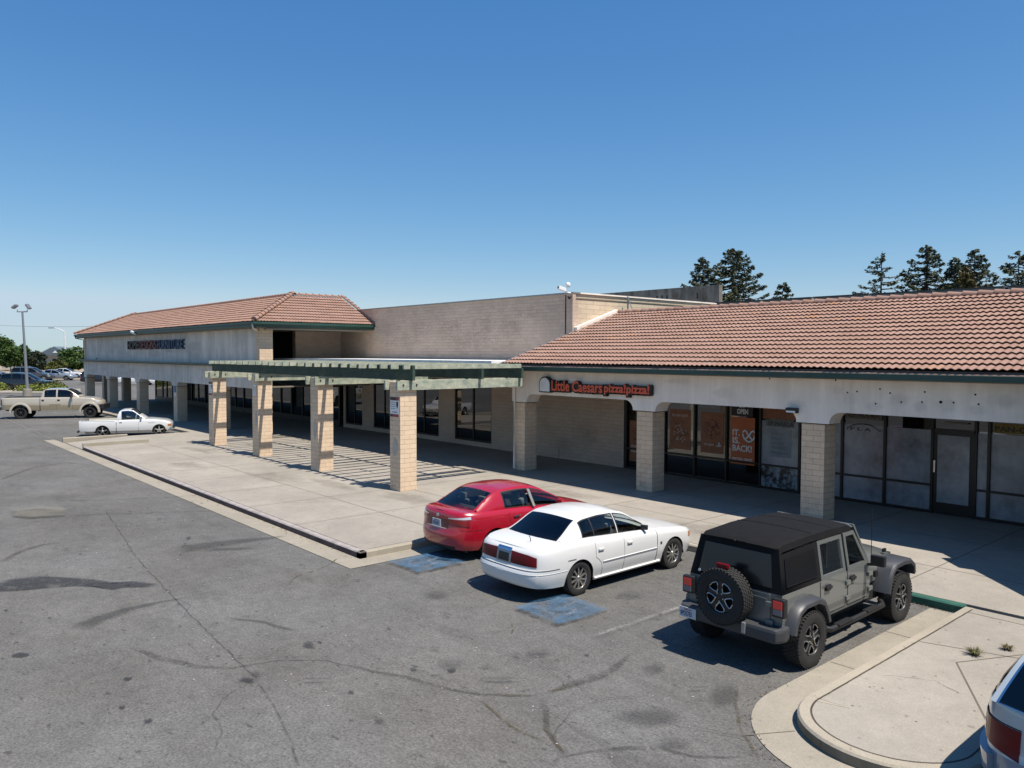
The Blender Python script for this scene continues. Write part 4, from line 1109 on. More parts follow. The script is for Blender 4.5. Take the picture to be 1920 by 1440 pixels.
# ---------------------------------------------------------------- signs and small fixtures
def on_wall(x, y, Y):
    d = FW+RT*((x-960)/1456)-UP*((y-720)/1456); p = Vector((0, 0, 4.5))+d*(Y/d.y); return p.x, p.z
def text_fit(name, s, x0, x1, y, z, size, m, parent=None, ext=.005, off=0, **k):
    o = text(name, s, size, Matrix(), m, parent, ext, off, **k)
    vs = [v.co for v in o.data.vertices]; a = min(v.x for v in vs); b = max(v.x for v in vs)
    o.data.transform(M_front(x0, y, z) @ Matrix.Diagonal(((x1-x0)/(b-a), 1, 1, 1)) @ Matrix.Translation((-a, 0, 0)))
    return o
MT['signred'] = pm('sign_red_orange', (.62, .095, .045), .45)
MT['signblack'] = pm('sign_black', (.014, .014, .016), .5)
MT['signwhite'] = pm('sign_white', (.66, .66, .66), .5)
MT['poster'] = pm('orange_poster', (.62, .15, .04), .5, var=((2, .1),))
MT['posterdull'] = pm('faded_orange_poster', (.34, .115, .045), .5, var=((2, .2), (7, .15)))
MT['ink'] = pm('poster_ink', (.05, .03, .025), .6)
FY = 19.33
sg = thing('shop_sign', 'black backed red channel letter pizza sign with white arch panel on cream fascia', 'sign', (0, 0, 0))
xa0, za0 = on_wall(1018, 733, FY); xa1, _ = on_wall(1037, 733, FY)
def arch_poly(x0, x1, z0, z1, y, n=10):
    c = (x0+x1)/2; w = (x1-x0)/2; zz = z1-w*.9
    return [(x0, y, z0), (x1, y, z0)]+[(c+w*math.cos(t), y, zz+w*.9*math.sin(t)) for t in np.linspace(0, PI, n)]
MB().prism(arch_poly(xa0-.04, xa1+.04, za0-.04, 3.72, FY), (0, -.16, 0)).build('arch_backing', MT['signblack'], sg)
MB().prism(arch_poly(xa0+.01, xa1-.01, za0, 3.67, FY-.161), (0, -.015, 0)).build('arch_panel', MT['signwhite'], sg)
x0, _ = on_wall(1039.5, 733, FY); x1, _ = on_wall(1134.5, 740, FY)
for (nm, s, a, b_, z, size, off) in (('lettering', 'Little Caesars', x0, x1, 3.235, .50, .011), ('lettering', 'pizza!pizza!', x1+.08, on_wall(1223, 740, FY)[0], 3.275, .38, .012)):
    text_fit(nm+'_backing', s, a-.05, b_+.07, FY-.07, z-.02, size, MT['signblack'], sg, .065, off+.035)
    text_fit(nm, s, a, b_, FY-.142, z, size, MT['signred'], sg, .008, off)
box('sign_backing', x0-.02, x1+.02, FY-.125, FY-.01, 3.24, 3.50, MT['signblack'], sg); box('sign_backing', x1, on_wall(1226, 740, FY)[0], FY-.125, FY-.01, 3.26, 3.52, MT['signblack'], sg)
# furniture store letters
fs = thing('store_sign', 'three word dimensional furniture sign in dark brown, maroon and blue letters under the eave', 'sign')
for s, pa, pb, m in (('HOME', 243, 263.5, (.045, .03, .03)), ('DESIGNS', 264.5, 297, (.16, .035, .035)), ('FURNITURE', 299, 347, (.03, .075, .16))):
    a, _ = on_wall(pa, 650, 16.45); b_, _ = on_wall(pb, 650, 16.45)
    mm = pm('letter_'+s.lower(), m, .5)
    text_fit('word', s, a, b_, 16.37, 4.80, .86, mm, fs, .075, .006, spacing=1.06)
# posters and window paint
def poster(x0, x1, z0, z1, y, m, label, name='poster'):
    o = box(name, x0, x1, y-.006, y, z0, z1, m); tag(o, label, 'poster' if name == 'poster' else 'sign'); return o
PY = SY-.016
p1 = poster(-17.50, -16.58, 1.12, 2.55, PY, MT['posterdull'], 'faded orange window poster with dark and white food picture, left of the two faded ones')
p2 = poster(-16.15, -15.22, 1.10, 2.52, PY, MT['posterdull'], 'faded orange window poster with a round dark picture, right of the two faded ones')
p3 = poster(-14.93, -14.02, .84, 2.42, PY-.004, MT['poster'], 'bright orange poster reading IT. IS. BACK! with a white pretzel')
p4 = poster(-19.38, -18.75, .45, 2.0, PY, MT['posterdull'], 'orange poster in the dark window beside the tan block wall')
p5 = poster(-13.74, -12.60, 2.44, 2.95, PY, MT['posterdull'], 'dull orange panel at the top of the whitewashed window')
rnd = random.Random(5)
def scribble(par, cx, cz, w, h, n, y, m, s0=.01, s1=.035, round_=False):
    b = MB()
    for _ in range(n):
        a = rnd.uniform(0, 2*PI); q = math.sqrt(rnd.random()); x, z = cx+w*q*math.cos(a), cz+h*q*math.sin(a); l_ = rnd.uniform(s0, s1); t = rnd.uniform(0, PI)
        b.obox((x, y, z), (l_*math.cos(t), 0, l_*math.sin(t)), (0, .001, 0), (-l_*.4*math.sin(t), 0, l_*.4*math.cos(t)))
    return b.build('poster_art', m, par)
YA = PY-.0075
scribble(p1, -17.04, 1.75, .34, .42, 90, YA, MT['ink']); scribble(p1, -17.0, 1.65, .3, .4, 35, YA-.002, MT['signwhite'], .006, .03); text_fit('lettering', 'TO TRY OUT!', -17.40, -16.72, YA, 2.28, .13, MT['signwhite'], p1, .001)
scribble(p2, -15.68, 1.95, .34, .38, 130, YA, MT['ink']); text_fit('lettering', 'HOT & READY', -16.0, -15.6, YA, 1.36, .1, MT['signwhite'], p2, .001); scribble(p2, -15.4, 1.42, .12, .08, 14, YA, MT['signwhite'], .01, .04)
scribble(p4, -19.06, 1.5, .22, .3, 40, YA, MT['ink']); text_fit('lettering', 'STUFFED', -19.3, -18.84, YA, .98, .12, MT['signwhite'], p4, .001); text_fit('lettering', 'CRUST', -19.3, -18.9, YA, .8, .12, MT['signwhite'], p4, .001)
y3 = PY-.0115
for i, s in enumerate(('IT.', 'IS.', 'BACK!')):
    text_fit('lettering', s, -14.86, (-14.58, -14.58, -14.12)[i], y3, (1.80, 1.54, 1.28)[i], .29, MT['signwhite'], p3, .001, .009)
text_fit('lettering', 'PRETZEL CRUST', -14.86, -14.1, y3, .98, .10, MT['signwhite'], p3, .001, .003)
def pretzel(par, cx, cz, s, y):
    pts = []
    for t in np.linspace(-.12, 1.12, 60):
        a = t*2*PI
        pts.append((cx+s*1.0*math.sin(a)*(1.0+.0), y, cz+s*(.85*math.cos(a*1.0)-.0)))
    loop = []
    key = [(-.25, -.80), (-.1, -.62), (.25, -.15), (.52, .30), (.50, .68), (.2, .62), (.0, .25)]
    full = [(-.55, -.55), (-.15, -.2), (.15, .12), (.35, .5), (.65, .72), (.95, .5), (1.0, .05), (.75, -.5), (.3, -.85), (0, -.92), (-.3, -.85), (-.75, -.5), (-1.0, .05), (-.95, .5), (-.65, .72), (-.35, .5), (-.15, .12), (.15, -.2), (.55, -.55)]
    b = MB(); c = MB()
    P3 = [(cx+s*p[0], y-.002, cz+s*p[1]) for p in full]
    c.tube(P3, s*.20, 8); b.tube([(p[0], p[1]-.012, p[2]) for p in P3], s*.135, 8)
    for mb in (b, c): mb.v = [(v[0], y+(v[1]-y)*.08-(.004 if mb is b else 0), v[2]) for v in mb.v]
    c.build('pretzel_outline', MT['ink'], par); b.build('pretzel', MT['signwhite'], par)
pretzel(p3, -14.24, 1.83, .23, y3)
for o_ in p3.children:
    if o_.name.startswith('pretzel'):
        bm = bmesh.new(); bm.from_mesh(o_.data); bmesh.ops.bisect_plane(bm, geom=bm.verts[:]+bm.edges[:]+bm.faces[:], plane_co=(-14.025, 0, 0), plane_no=(1, 0, 0), clear_outer=True); bm.to_mesh(o_.data); bm.free()
op = poster(-14.92, -14.10, 2.46, 2.95, PY-.004, MT['signblack'], 'black window sign reading OPEN in white above the orange pretzel poster', 'open_sign')
text_fit('lettering', 'OPEN', -14.70, -14.28, PY-.0115, 2.54, .22, MT['signwhite'], op, .001, .01); scribble(op, -14.5, 2.82, .16, .07, 12, PY-.012, MT['signwhite'], .02, .05)
MT['marker'] = pm('marker_paint', (.035, .035, .04), .6); MT['paper'] = pm('white_paper', (.36, .39, .42), .7)
n1 = poster(-13.62, -12.62, 2.20, 2.42, SY-.034, pm('grey_strip_paper', (.22, .23, .22), .7), 'hand painted strip reading SE HABLA across the top of the whitewashed window', 'window_sign')
text_fit('lettering', 'SE HABLA', -13.55, -12.66, SY-.0415, 2.23, .2, MT['marker'], n1, .001, .002, shear=.25)
n2 = poster(-13.50, -12.72, 1.22, 2.12, SY-.034, MT['paper'], 'white paper notice with handwritten bakery list on whitewashed window', 'window_sign')
for i, s in enumerate(('CHIVO', 'POLLO', 'LACTEOS', 'PAN FRESCO', 'PANADERIA')):
    text_fit('lettering', s, -13.42, -13.42+(.42, .42, .46, .62, .62)[i], SY-.0415, 1.92-i*.15, .14, pm('faded_marker', (.16, .18, .20), .6), n2, .001, .0, shear=.2)
n3 = poster(-10.98, -9.88, 2.62, 2.93, PY-.03, pm('cream_strip', (.20, .18, .14), .7), 'cream window strip with brown painted FRESH HALAL MEAT lettering', 'window_sign')
text_fit('lettering', 'FRESH HALAL MEAT', -10.94, -9.92, PY-.0375, 2.68, .22, pm('brown_sign_paint', (.06, .022, .015), .6), n3, .001, .006)
n4 = thing('window_lettering', 'black painted arch over the letters F L A on the whitewashed glass', 'sign')
b = MB(); b.tube([(-10.45+.52*math.sin(t), SY-.036, 2.18+.30*math.cos(t)) for t in np.linspace(-1.2, 1.2, 15)], .012, 5); b.build('arch_stroke', MT['marker'], n4); text_fit('letters', 'FLA', -10.82, -10.2, SY-.036, 2.28, .13, MT['marker'], n4, .001, .004, spacing=1.6)
b = MB(); b.tube([(-9.98, SY-.036, 2.30), (-9.94, SY-.036, 2.33), (-9.9, SY-.036, 2.29)], .01, 5); b.build('stroke', MT['marker'], n4)
n5 = poster(-7.02, -5.26, 2.50, 2.74, PY-.03, pm('yellow_strip', (.30, .20, .03), .7), 'yellow window strip with hand painted PAN-CALIENTE in black', 'window_sign')
text_fit('lettering', 'PAN-CALIENTE', -6.98, -5.35, PY-.0375, 2.54, .19, MT['marker'], n5, .001, .006)
# wall lamp on the fascia
wlp = thing('wall_lamp', 'small black wall pack lamp with white lens low on the cream fascia', 'lamp', (-10.72, 19.325, 2.96))
MB().box(-.16, .16, -.14, 0, 0, .14).build('housing', MT['black'], wlp, bevel=.015); box('lens', -.13, .13, -.15, -.141, .015, .06, MT['signwhite'], wlp)
# warning signs on the pergola pillars
def pillar_sign(x, z, w, h, label, kind):
    t = thing('warning_sign', label, 'sign', (x, 13.352, z))
    box('board', -w/2, w/2, -.006, 0, -h/2, h/2, MT['signwhite'], t)
    if kind:
        box('header', -w/2, w*.18, -.009, -.006, h*.34, h/2, MT['signblack'], t); box('header', w*.18, w/2, -.009, -.006, h*.34, h/2, MT['platered'], t)
        box('footer', -w/2, -w*.2, -.009, -.006, -h/2, -h*.36, MT['signblack'], t); box('footer', -w*.2, w/2, -.009, -.006, -h/2, -h*.36, MT['platered'], t)
        MB().prism([(w*.2, -.009, .1*h), (w*.2, -.009, .28*h), (w*.42, -.009, .28*h), (w*.42, -.009, .1*h), (w*.31, -.009, -.08*h)], (0, .003, 0)).build('shield', MT['signblack'], t)
    b = MB()
    for k in range(4): b.box(-w*.42, w*(.12 if kind else .4), -.008, -.006, h*(.24-.11*k)-.006, h*(.24-.11*k)+.006)
    b.box(-w*.3, w*.3, -.008, -.006, -h*.28, -h*.24); b.build('text_line', MT['plateblue'] if not kind else MT['marker'], t)
pillar_sign(-21.02, 2.82, .50, .62, 'white warning sign with black and red bars on the nearest pergola pillar', 1)
pillar_sign(-31.95, 2.95, .26, .46, 'small white notice with blue text on the third pergola pillar from the near end', 0)
pillar_sign(-37.1, 2.85, .42, .62, 'white warning sign with red corners on the pergola pillar farthest away', 1)
MT['signblue'] = pm('sign_blue', (.06, .14, .32), .5)
ps = thing('parking_sign', 'small blue and white disabled parking sign on the arcade column behind the white pickup', 'sign', (-51.9, 16.41, 2.05))
box('board', -.2, .2, -.006, 0, -.05, .45, MT['signblue'], ps); box('plate', -.16, .16, -.006, 0, -.3, -.09, MT['signwhite'], ps)
# cameras
def cam(loc, label, rz=0, two=False):
    t = thing('security_camera', label, 'camera', loc, rz)
    b = MB(); b.tube([(0, 0, 0), (0, -.18, .02), (0, -.30, .12)], .03, 8); b.build('bracket', MT['white'], t, smooth=R(40))
    b = MB(); b.obox((0, -.38, .16), (.075, 0, 0), (0, .17, -.05), (0, .02, .07)); b.build('housing', MT['white'], t, bevel=.02)
    b = MB(); b.lathe([(0, .05), (.02, .05), (.02, .001)], (0, -.55, .215), (0, -1, .3), 12); b.build('lens', MT['black'], t)
    if two:
        b = MB(); b.lathe([(0, .001), (.01, .07), (.09, .10), (.16, .09), (.2, .05), (.21, .001)], (.05, -.14, .22), (0, 0, 1), 14); b.build('dome', MT['white'], t, smooth=True)
        b = MB(); b.lathe([(0, .001), (.05, .06), (.1, .085), (.14, .06)], (.12, -.12, -.28), (0, 0, 1), 12); b.build('dome_lens', MT['black'], t, smooth=True)
cam((-22.5, 22.74, 7.02), 'white security cameras on the top corner of the tall tan wall', R(-20), True)
cam((-58.3, YE-.02, 5.82), 'small white security camera under the eave above the furniture sign', R(-70))
# solar panels behind the ridge
for i in range(6):
    t = box('solar_panel', -18.6+i*2.1, -16.6+i*2.1, 27.2, 28.6, 6.62, 6.66, MT['dark']); t.rotation_euler = (0, 0, 0)
    t.data.materials[0] = pm('solar_glass', (.012, .014, .025), .12) if i == 0 else bpy.data.materials['solar_glass']
    tag(t, 'dark solar panel in the row lying just behind the tiled ridge', 'solar panel', 'solar panels behind the ridge')
    box('rail', -18.6+i*2.1, -16.6+i*2.1, 27.3, 27.36, 5.6, 6.62, MT['steel'], t)
_x, _z = on_wall(1884, 541, 29.5)
ru = thing('rooftop_unit', 'dark rooftop box showing just above the ridge at the right edge', 'roof unit', (_x+1.2, 29.5, 0))
box('casing', -1.2, 2.5, 0, 2, 4, _z-.1, pm('roof_unit_grey', (.06, .065, .07), .6), ru); box('lid', -1.3, 2.6, -.1, 2.1, _z-.1, _z, MT['alum'], ru)
vp = MB(); vp.tube([(-22.15, 25.9, 6.0), (-22.15, 25.9, 7.02)], .035, 8); vp.tube([(-22.15, 25.9, 6.95), (-21.85, 25.95, 6.3)], .02, 6); o = vp.build('vent_pipe', MT['steel']); tag(o, 'thin vent pipe standing against the sunlit block wall above the roof', 'pipe')
# trash bin in the arcade
# grass tufts in the island joint
for i, (x, y, s_, lb) in enumerate(((-3.98, 12.40, 1.0, 'larger grass tuft growing in the concrete joint of the island'), (-3.74, 13.0, .75, 'smaller grass tuft growing in the island joint nearer the building'))):
    b = MB(); rr = random.Random(i)
    for k in range(90):
        a = rr.uniform(0, 2*PI); l_ = rr.uniform(.05, .16)*s_; q = rr.uniform(0, .05)*s_; ox, oy = q*math.cos(a), q*math.sin(a)
        tip = Vector((ox+l_*math.cos(a), oy+l_*math.sin(a), rr.uniform(.03, .10)*s_)); md = Vector((ox+.5*l_*math.cos(a), oy+.5*l_*math.sin(a), rr.uniform(.05, .1)*s_)); w = Vector((-math.sin(a), math.cos(a), 0))*.006
        p0 = Vector((ox, oy, 0)); b.poly([p0-w, p0+w, md+w*.8, md-w*.8]); b.poly([md-w*.8, md+w*.8, tip])
    o = b.build('grass_tuft', pm('dry_grass' if i else 'grass', (.15, .14, .05) if not i else (.19, .15, .07), .8, var=((9, .4),)), recalc=False); o.location = (x, y, KH); tag(o, lb, 'grass tuft')
# lamp post
lp = thing('lamp_post', 'tall slightly leaning grey parking lot pole with two floodlights', 'lamp post', (*G(52, 744), 0), 0)
b = MB(); b.lathe([(0, .42), (.8, .42), (.82, .40), (.82, .001)], (0, 0, 0), (0, 0, 1), 20); b.build('pedestal', MT['walk'], lp)
b = MB(); b.tube([(0, 0, .82), (-.35*.64, -.35*.76, 8.7)], [.15, .09], 12); b.build('pole', MT['steel'], lp, smooth=R(40))
tx, ty = -.22, -.27
b = MB(); b.tube([(tx-.55*.64-.0, ty-.55*.76, 8.72), (tx+.5*.64, ty+.5*.76, 8.72)], .05, 8)
for sd in (-1, 1): b.tube([(tx+sd*.5*.64, ty+sd*.5*.76, 8.7), (tx+sd*.5*.64, ty+sd*.5*.76, 8.95)], .04, 8)
b.build('crossarm', MT['steel'], lp)
for sd in (-1, 1):
    b = MB(); d = Vector((.64, .76, 0))*sd; c = Vector((tx, ty, 9.25))+d*(.75 if sd < 0 else .62)
    s1 = Vector((-.76, .64, 0)); nrm = (d*.6+Vector((0, 0, .8 if sd < 0 else .4))).normalized(); up = nrm.cross(s1).normalized()
    b.obox(c, up*.28, s1*.26, nrm*.11); b.build('floodlight', MT['steel'], lp, bevel=.05)
# street lamp far away
fl_ = thing('street_lamp', 'distant pale street lamp with curved arm in front of the trees', 'street lamp', (*G(123, 698), 0))
b = MB(); b.tube([(0, 0, 0), (0, 0, 9.6)], [.22, .15], 8); b.build('pole', MT['signwhite'], fl_)
b = MB(); b.tube([(0, 0, 9.5), (-.9, -1.0, 10.2), (-1.6, -1.8, 10.4)], .09, 6); b.build('arm', MT['signwhite'], fl_); b = MB(); b.obox((-2.0, -2.3, 10.4), (.45, .5, 0), (-.15, .13, 0), (0, 0, .1)); b.build('lamp_head', MT['steel'], fl_)
# utility pole and wire
up_ = thing('utility_pole', 'thin wooden utility pole with crossarm rising behind the far end of the store roof', 'utility pole', (-176, 86, 0))
MB().tube([(0, 0, 0), (0, 0, 15.4)], [.2, .14], 8).build('pole', pm('creosote_wood', (.08, .06, .045), .9), up_); box('crossarm', -1.2, 1.2, -.08, .08, 14.6, 14.8, bpy.data.materials['creosote_wood'], up_)
b = MB(); b.tube([Vector((-176, 86, 14.9)).lerp(Vector((-330, 40, 14.5)), t)-Vector((0, 0, 2.0*4*t*(1-t))) for t in np.linspace(0, 1, 16)], .035, 4); o = b.build('overhead_wire', MT['black']); tag(o, 'thin overhead wire sagging across the sky at the left', 'wire')
# ---------------------------------------------------------------- the parked vehicles
def door_part(cuts, zs, names=('door', 'door'), hoods=None):
    return None
# --- white four door sedan
def white_sedan():
    r = thing('sedan', 'white older four door sedan with a dark tinted rear window and a bent front wing', 'car', (-10.90, 10.39, 0))
    P = dict(W=.935, rear=[(.25, -1.06), (.32, -1.16), (.46, -1.19), (.56, -1.185), (.60, -1.15), (.63, -1.09), (.72, -1.09), (.90, -1.06), (.98, -1.0)],
        front=[(.2, 3.70), (.3, 3.82), (.45, 3.86), (.58, 3.84), (.66, 3.78), (.76, 3.68), (.80, 3.5)],
        width=[(.2, .845), (.3, .875), (.42, .915), (.55, .93), (.70, .932), (.80, .925), (.95, .895), (1.05, .865)],
        shoulder=[(-1.2, .945), (-1.0, .975), (-.6, 1.02), (-.2, 1.035), (.3, 1.025), (.8, .995), (1.3, .97), (2.0, .945), (2.6, .90), (3.2, .83), (3.6, .755), (3.85, .70)],
        low=[(-1.2, .29), (-.7, .25), (.5, .20), (2.5, .20), (3.3, .24), (3.9, .24)],
        crown=[(-1.2, .02), (-.6, .03), (2.0, .05), (3.0, .06), (3.8, .03)],
        arches=[(0, .375, .31), (2.83, .375, .31)], cuts=[.42, .60, 1.24, 2.26],
        cabin=(-.28, 2.1), rexp=(3.0, 15), fexp=(2.4, 12), round=(.12, .06), taper=[(-1.2, .965), (-.4, 1), (2.4, 1), (3.3, .975), (3.9, .93)],
        glass_y=(-.36, .15, 1.46, 2.16), roof=[(-.44, 1.005, .74), (-.2, 1.125, .69), (.08, 1.30, .63), (.28, 1.375, .605), (.75, 1.412, .595), (1.2, 1.40, .595), (1.5, 1.335, .605), (1.85, 1.15, .66), (2.25, .92, .735)],
        rearglass=(.09, .80), windshield=(2.12, 2.92), windows=[(.20, .48), (.51, 1.12), (1.20, 1.98)], winv=(.09, .86), bow=(.14, .16), roofcrown=.05, trimw=.03, intdrop=.2)
    P['part'] = lambda y, z, ux, sd: (('bumper', 0) if (z < .60 and (y < -.52 or y > 3.25)) else ('door', sd) if (.42 < y < 1.24 and z > .27 and not (abs(y) < .60 and z < .31+math.sqrt(max(0, .58**2-y*y)))) else ('door', sd*2) if (1.24 < y < 2.26 and z > .27) else ('body', 0))
    M = dict(body=paint('white_car_paint', (.62, .62, .605), dirt=.03, coat=.5), rglass=MT['tintglass'], sglass=[MT['tintglass'], MT['carglass'], MT['carglass']])
    c = Car(r, P, M); c.body(); c.cabin()
    four_wheels(r, P, .325, .205, .205, 'multi')
    c.patch('tail_light', .21, .835, lambda t: .67, lambda t: .885-.02*t-.03*max(0, t-.7)/.3, MT['darkredlens'], 1, .012, 22)
    c.patch('tail_light', .21, .835, lambda t: .67, lambda t: .885-.02*t-.03*max(0, t-.7)/.3, MT['darkredlens'], -1, .012, 22)
    tb = MB()
    for sd in (1, -1): c.patch('plate_surround', 0, .205, .65, .90, MT['steel'], sd, .016, 8)
    for sd in (1, -1): c.patch('plate_recess', 0, .15, .68, .83, MT['black'], sd, .020, 6)
    for sd in (1, -1):
        c.patch('chrome_strip', 0, .21, .868, .915, MT['chrome'], sd, .026, 8)
        c.line('bumper_seam', [(q, .60) for q in np.linspace(0, 1.35, 24)], sd, .006); c.line('bumper_groove', [(q, .535) for q in np.linspace(.1, 1.55, 24)], sd, .006, M['body'])
        so = c.s_of_y
        c.line('seam', [(so(.42), z) for z in np.linspace(.93, .66, 6)]+[(so(.50), .60), (so(.58), .52), (so(.61), .40), (so(.62), .26)], sd, .004)
        c.line('seam', [(so(1.24), z) for z in np.linspace(.95, .26, 10)], sd, .004); c.line('seam', [(so(2.26), z) for z in np.linspace(.90, .26, 10)], sd, .007)
        c.line('side_moulding', [(so(y), .545) for y in np.linspace(.62, 2.24, 12)], sd, .013, M['body']); c.line('moulding_shadow', [(so(y), .515) for y in np.linspace(.62, 2.24, 12)], sd, .006, MT['steel'])
        c.line('rocker', [(so(y), .245) for y in np.linspace(.42, 2.40, 12)], sd, .026, M['body'], .012)
        for y in (.56, 1.40):
            p = c.pos(c.at_s(so(y)), .79, sd); b = MB(); b.obox(p+Vector((.015*sd, 0, 0)), (.014, 0, 0), (0, .075, 0), (0, 0, .020)); b.build('door_handle', M['body'], r, bevel=.01)
        c.patch('headlight', so(3.55), so(3.80), .60, .70, MT['clearlens'], sd, .008, 8); c.patch('indicator', so(3.40), so(3.55), .60, .70, MT['amberlens'], sd, .008, 6)
        c.patch('badge', so(-.33), so(-.12), .705, .722, MT['steel'], sd, .006, 4, k=1); c.patch('emblem', so(2.36), so(2.41), .60, .65, MT['black'], sd, .006, 4, k=2)
        # dents in the bent wing
    mirrors(r, .80, 1.90, .975, MT['black'], .75)
    seats(r, [(.40, 1.06, (-.35, .35), .06), (1.22, 1.06, (-.38, .38), .06)], MT['seat'])
    b = MB(); b.box(-.62, .62, -.26, .1, .985, 1.005); b.build('parcel_shelf', MT['seat'], r)
    b = MB(); b.obox((-.25, -.12, 1.02), (.16, 0, 0), (0, .07, 0), (0, 0, .03)); b.build('parcel', MT['amberlens'] if False else pm('brown_parcel', (.25, .12, .06), .7), r)
    b = MB(); b.tube([(.33, -.72, 1.03), (.36, -.76, 1.11), (.33, -.76, 1.14)], .008, 5); b.build('aerial_stub', MT['black'], r)
    b = MB(); b.lathe([(0, .17), (.02, .185), (.04, .17)], (-.37, 1.70, 1.02), (0, -1, .35), 20); b.build('steering_wheel', MT['black'], r)
    return r
white_sedan()

def red_sedan():
    r = thing('sedan', 'glossy red compact sedan parked beside the kerb, nearest the pergola', 'car', (-13.93, 10.88, 0))
    P = dict(W=.888, rear=[(.24, -.88), (.32, -.95), (.48, -.985), (.60, -.98), (.68, -.93), (.78, -.915), (.95, -.90), (1.03, -.91), (1.07, -.86)],
        front=[(.2, 3.45), (.3, 3.60), (.5, 3.65), (.6, 3.62), (.7, 3.5), (.8, 3.3)],
        width=[(.2, .80), (.35, .86), (.55, .885), (.75, .888), (.9, .875), (1.0, .85), (1.1, .83)],
        shoulder=[(-1.0, 1.03), (-.8, 1.05), (-.3, 1.04), (.3, 1.02), (1.2, .975), (2.1, .93), (2.7, .86), (3.2, .76), (3.6, .66)],
        low=[(-1.0, .27), (-.6, .24), (.5, .19), (2.4, .19), (3.2, .22), (3.7, .22)], crown=[(-1, .025), (-.5, .03), (2, .05), (3, .06), (3.6, .03)],
        arches=[(0, .36, .31), (2.7, .36, .31)], cuts=[.40, .62, 1.22, 2.22], cabin=(-.34, 2.2), rexp=(2.7, 11), fexp=(2.2, 9), round=(.10, .055), taper=[(-1, .95), (-.3, 1), (2.2, 1), (3.1, .96), (3.7, .9)],
        glass_y=(-.42, .13, 1.5, 2.32), roof=[(-.50, 1.03, .72), (-.2, 1.19, .66), (.1, 1.35, .605), (.35, 1.42, .575), (.8, 1.44, .565), (1.2, 1.425, .565), (1.5, 1.345, .585), (1.95, 1.13, .64), (2.42, .90, .71)],
        rearglass=(.08, .84), windshield=(2.12, 2.98), windows=[(.36, 1.10), (1.20, 2.05)], winv=(.10, .84), bow=(.12, .18), roofcrown=.05, trimw=.026, intdrop=.2)
    P['part'] = lambda y, z, ux, sd: (('bumper', 0) if (z < .66 and (y < -.56 or y > 3.1)) else ('door', sd) if (.40 < y < 1.22 and z > .25 and not (z < .31+math.sqrt(max(0, .58**2-y*y)))) else ('door', sd*2) if (1.22 < y < 2.22 and z > .25) else ('body', 0))
    M = dict(body=paint('red_car_paint', (.43, .007, .022), 0, .25, dirt=.06))
    c = Car(r, P, M); c.body(); c.cabin(); four_wheels(r, P, .32, .205, .20, 'multi')
    so = c.s_of_y
    for sd in (1, -1):
        c.patch('tail_light', .36, .95, lambda t: .815-.10*max(0, .9-t)*0-.06*t+.05*(1-t), lambda t: .90+.02*t, MT['redlens'], sd, .012, 16)
        c.patch('clear_lens', .40, .98, lambda t: .905+.01*t, lambda t: .925+.045*t, MT['clearlens'], sd, .012, 14)
        c.line('bumper_seam', [(q, .675) for q in np.linspace(0, 1.25, 22)], sd, .004)
        c.patch('lower_valance', 0, .62, .25, .335, MT['black'], sd, .008, 12)
        c.patch('trunk_panel', 0, .40, .70, .885, pm('dark_red_paint', (.15, .006, .012), .3, .2, coat=1) if sd > 0 else bpy.data.materials['dark_red_paint'], sd, .004, 10)
        c.patch('trunk_trim', 0, .34, .688, .700, MT['chrome'], sd, .010, 8, k=1)
        c.line('seam', [(so(.40), z) for z in np.linspace(.98, .78, 5)]+[(so(.47), .68), (so(.57), .55), (so(.62), .42), (so(.62), .26)], sd, .004)
        c.line('seam', [(so(1.22), z) for z in np.linspace(.95, .26, 8)], sd, .004); c.line('seam', [(so(2.22), z) for z in np.linspace(.88, .26, 8)], sd, .004)
        for y in (.60, 1.42):
            p = c.pos(c.at_s(so(y)), .86, sd); b = MB(); b.obox(p+Vector((.018*sd, 0, 0)), (.016, 0, 0), (0, .085, .004), (0, 0, .018)); b.build('door_handle', MT['chrome'], r, bevel=.01)
        c.patch('pillar_trim', so(1.12), so(1.18), .99, 1.0, MT['seat'], sd, .004, 2, k=1)
        c.patch('headlight', so(3.15), so(3.50), .60, .68, MT['clearlens'], sd, .008, 8)
    p = c.pos(c.at_s(0), .785); plate(r, 0, p.y-.022, .785, '8TBU687')
    b = MB(); b.lathe([(0, .045), (.012, .04), (.012, .001)], (0, c.pos(c.at_s(0), .945).y-.004, .945), (0, -1, .1), 16); b.build('emblem', MT['chrome'], r)
    for sd in (1, -1):
        b = MB(); b.prism([(sd*.838, 1.105, 1.0), (sd*.838, 1.175, 1.0), (sd*.642, 1.155, 1.36), (sd*.642, 1.085, 1.36)], (sd*.03, 0, 0)); b.build('door_pillar', MT['seat'], r)
    mirrors(r, .80, 1.92, .97, M['body'], .9)
    seats(r, [(.18, 1.05, (-.35, .35), .06), (1.12, 1.05, (-.38, .38), .06)], MT['seat'])
    box('parcel_shelf', -.58, .58, -.36, .0, 1.01, 1.03, MT['seat_dark'], r)
    r.scale = (1.02,)*3
    return r
red_sedan()

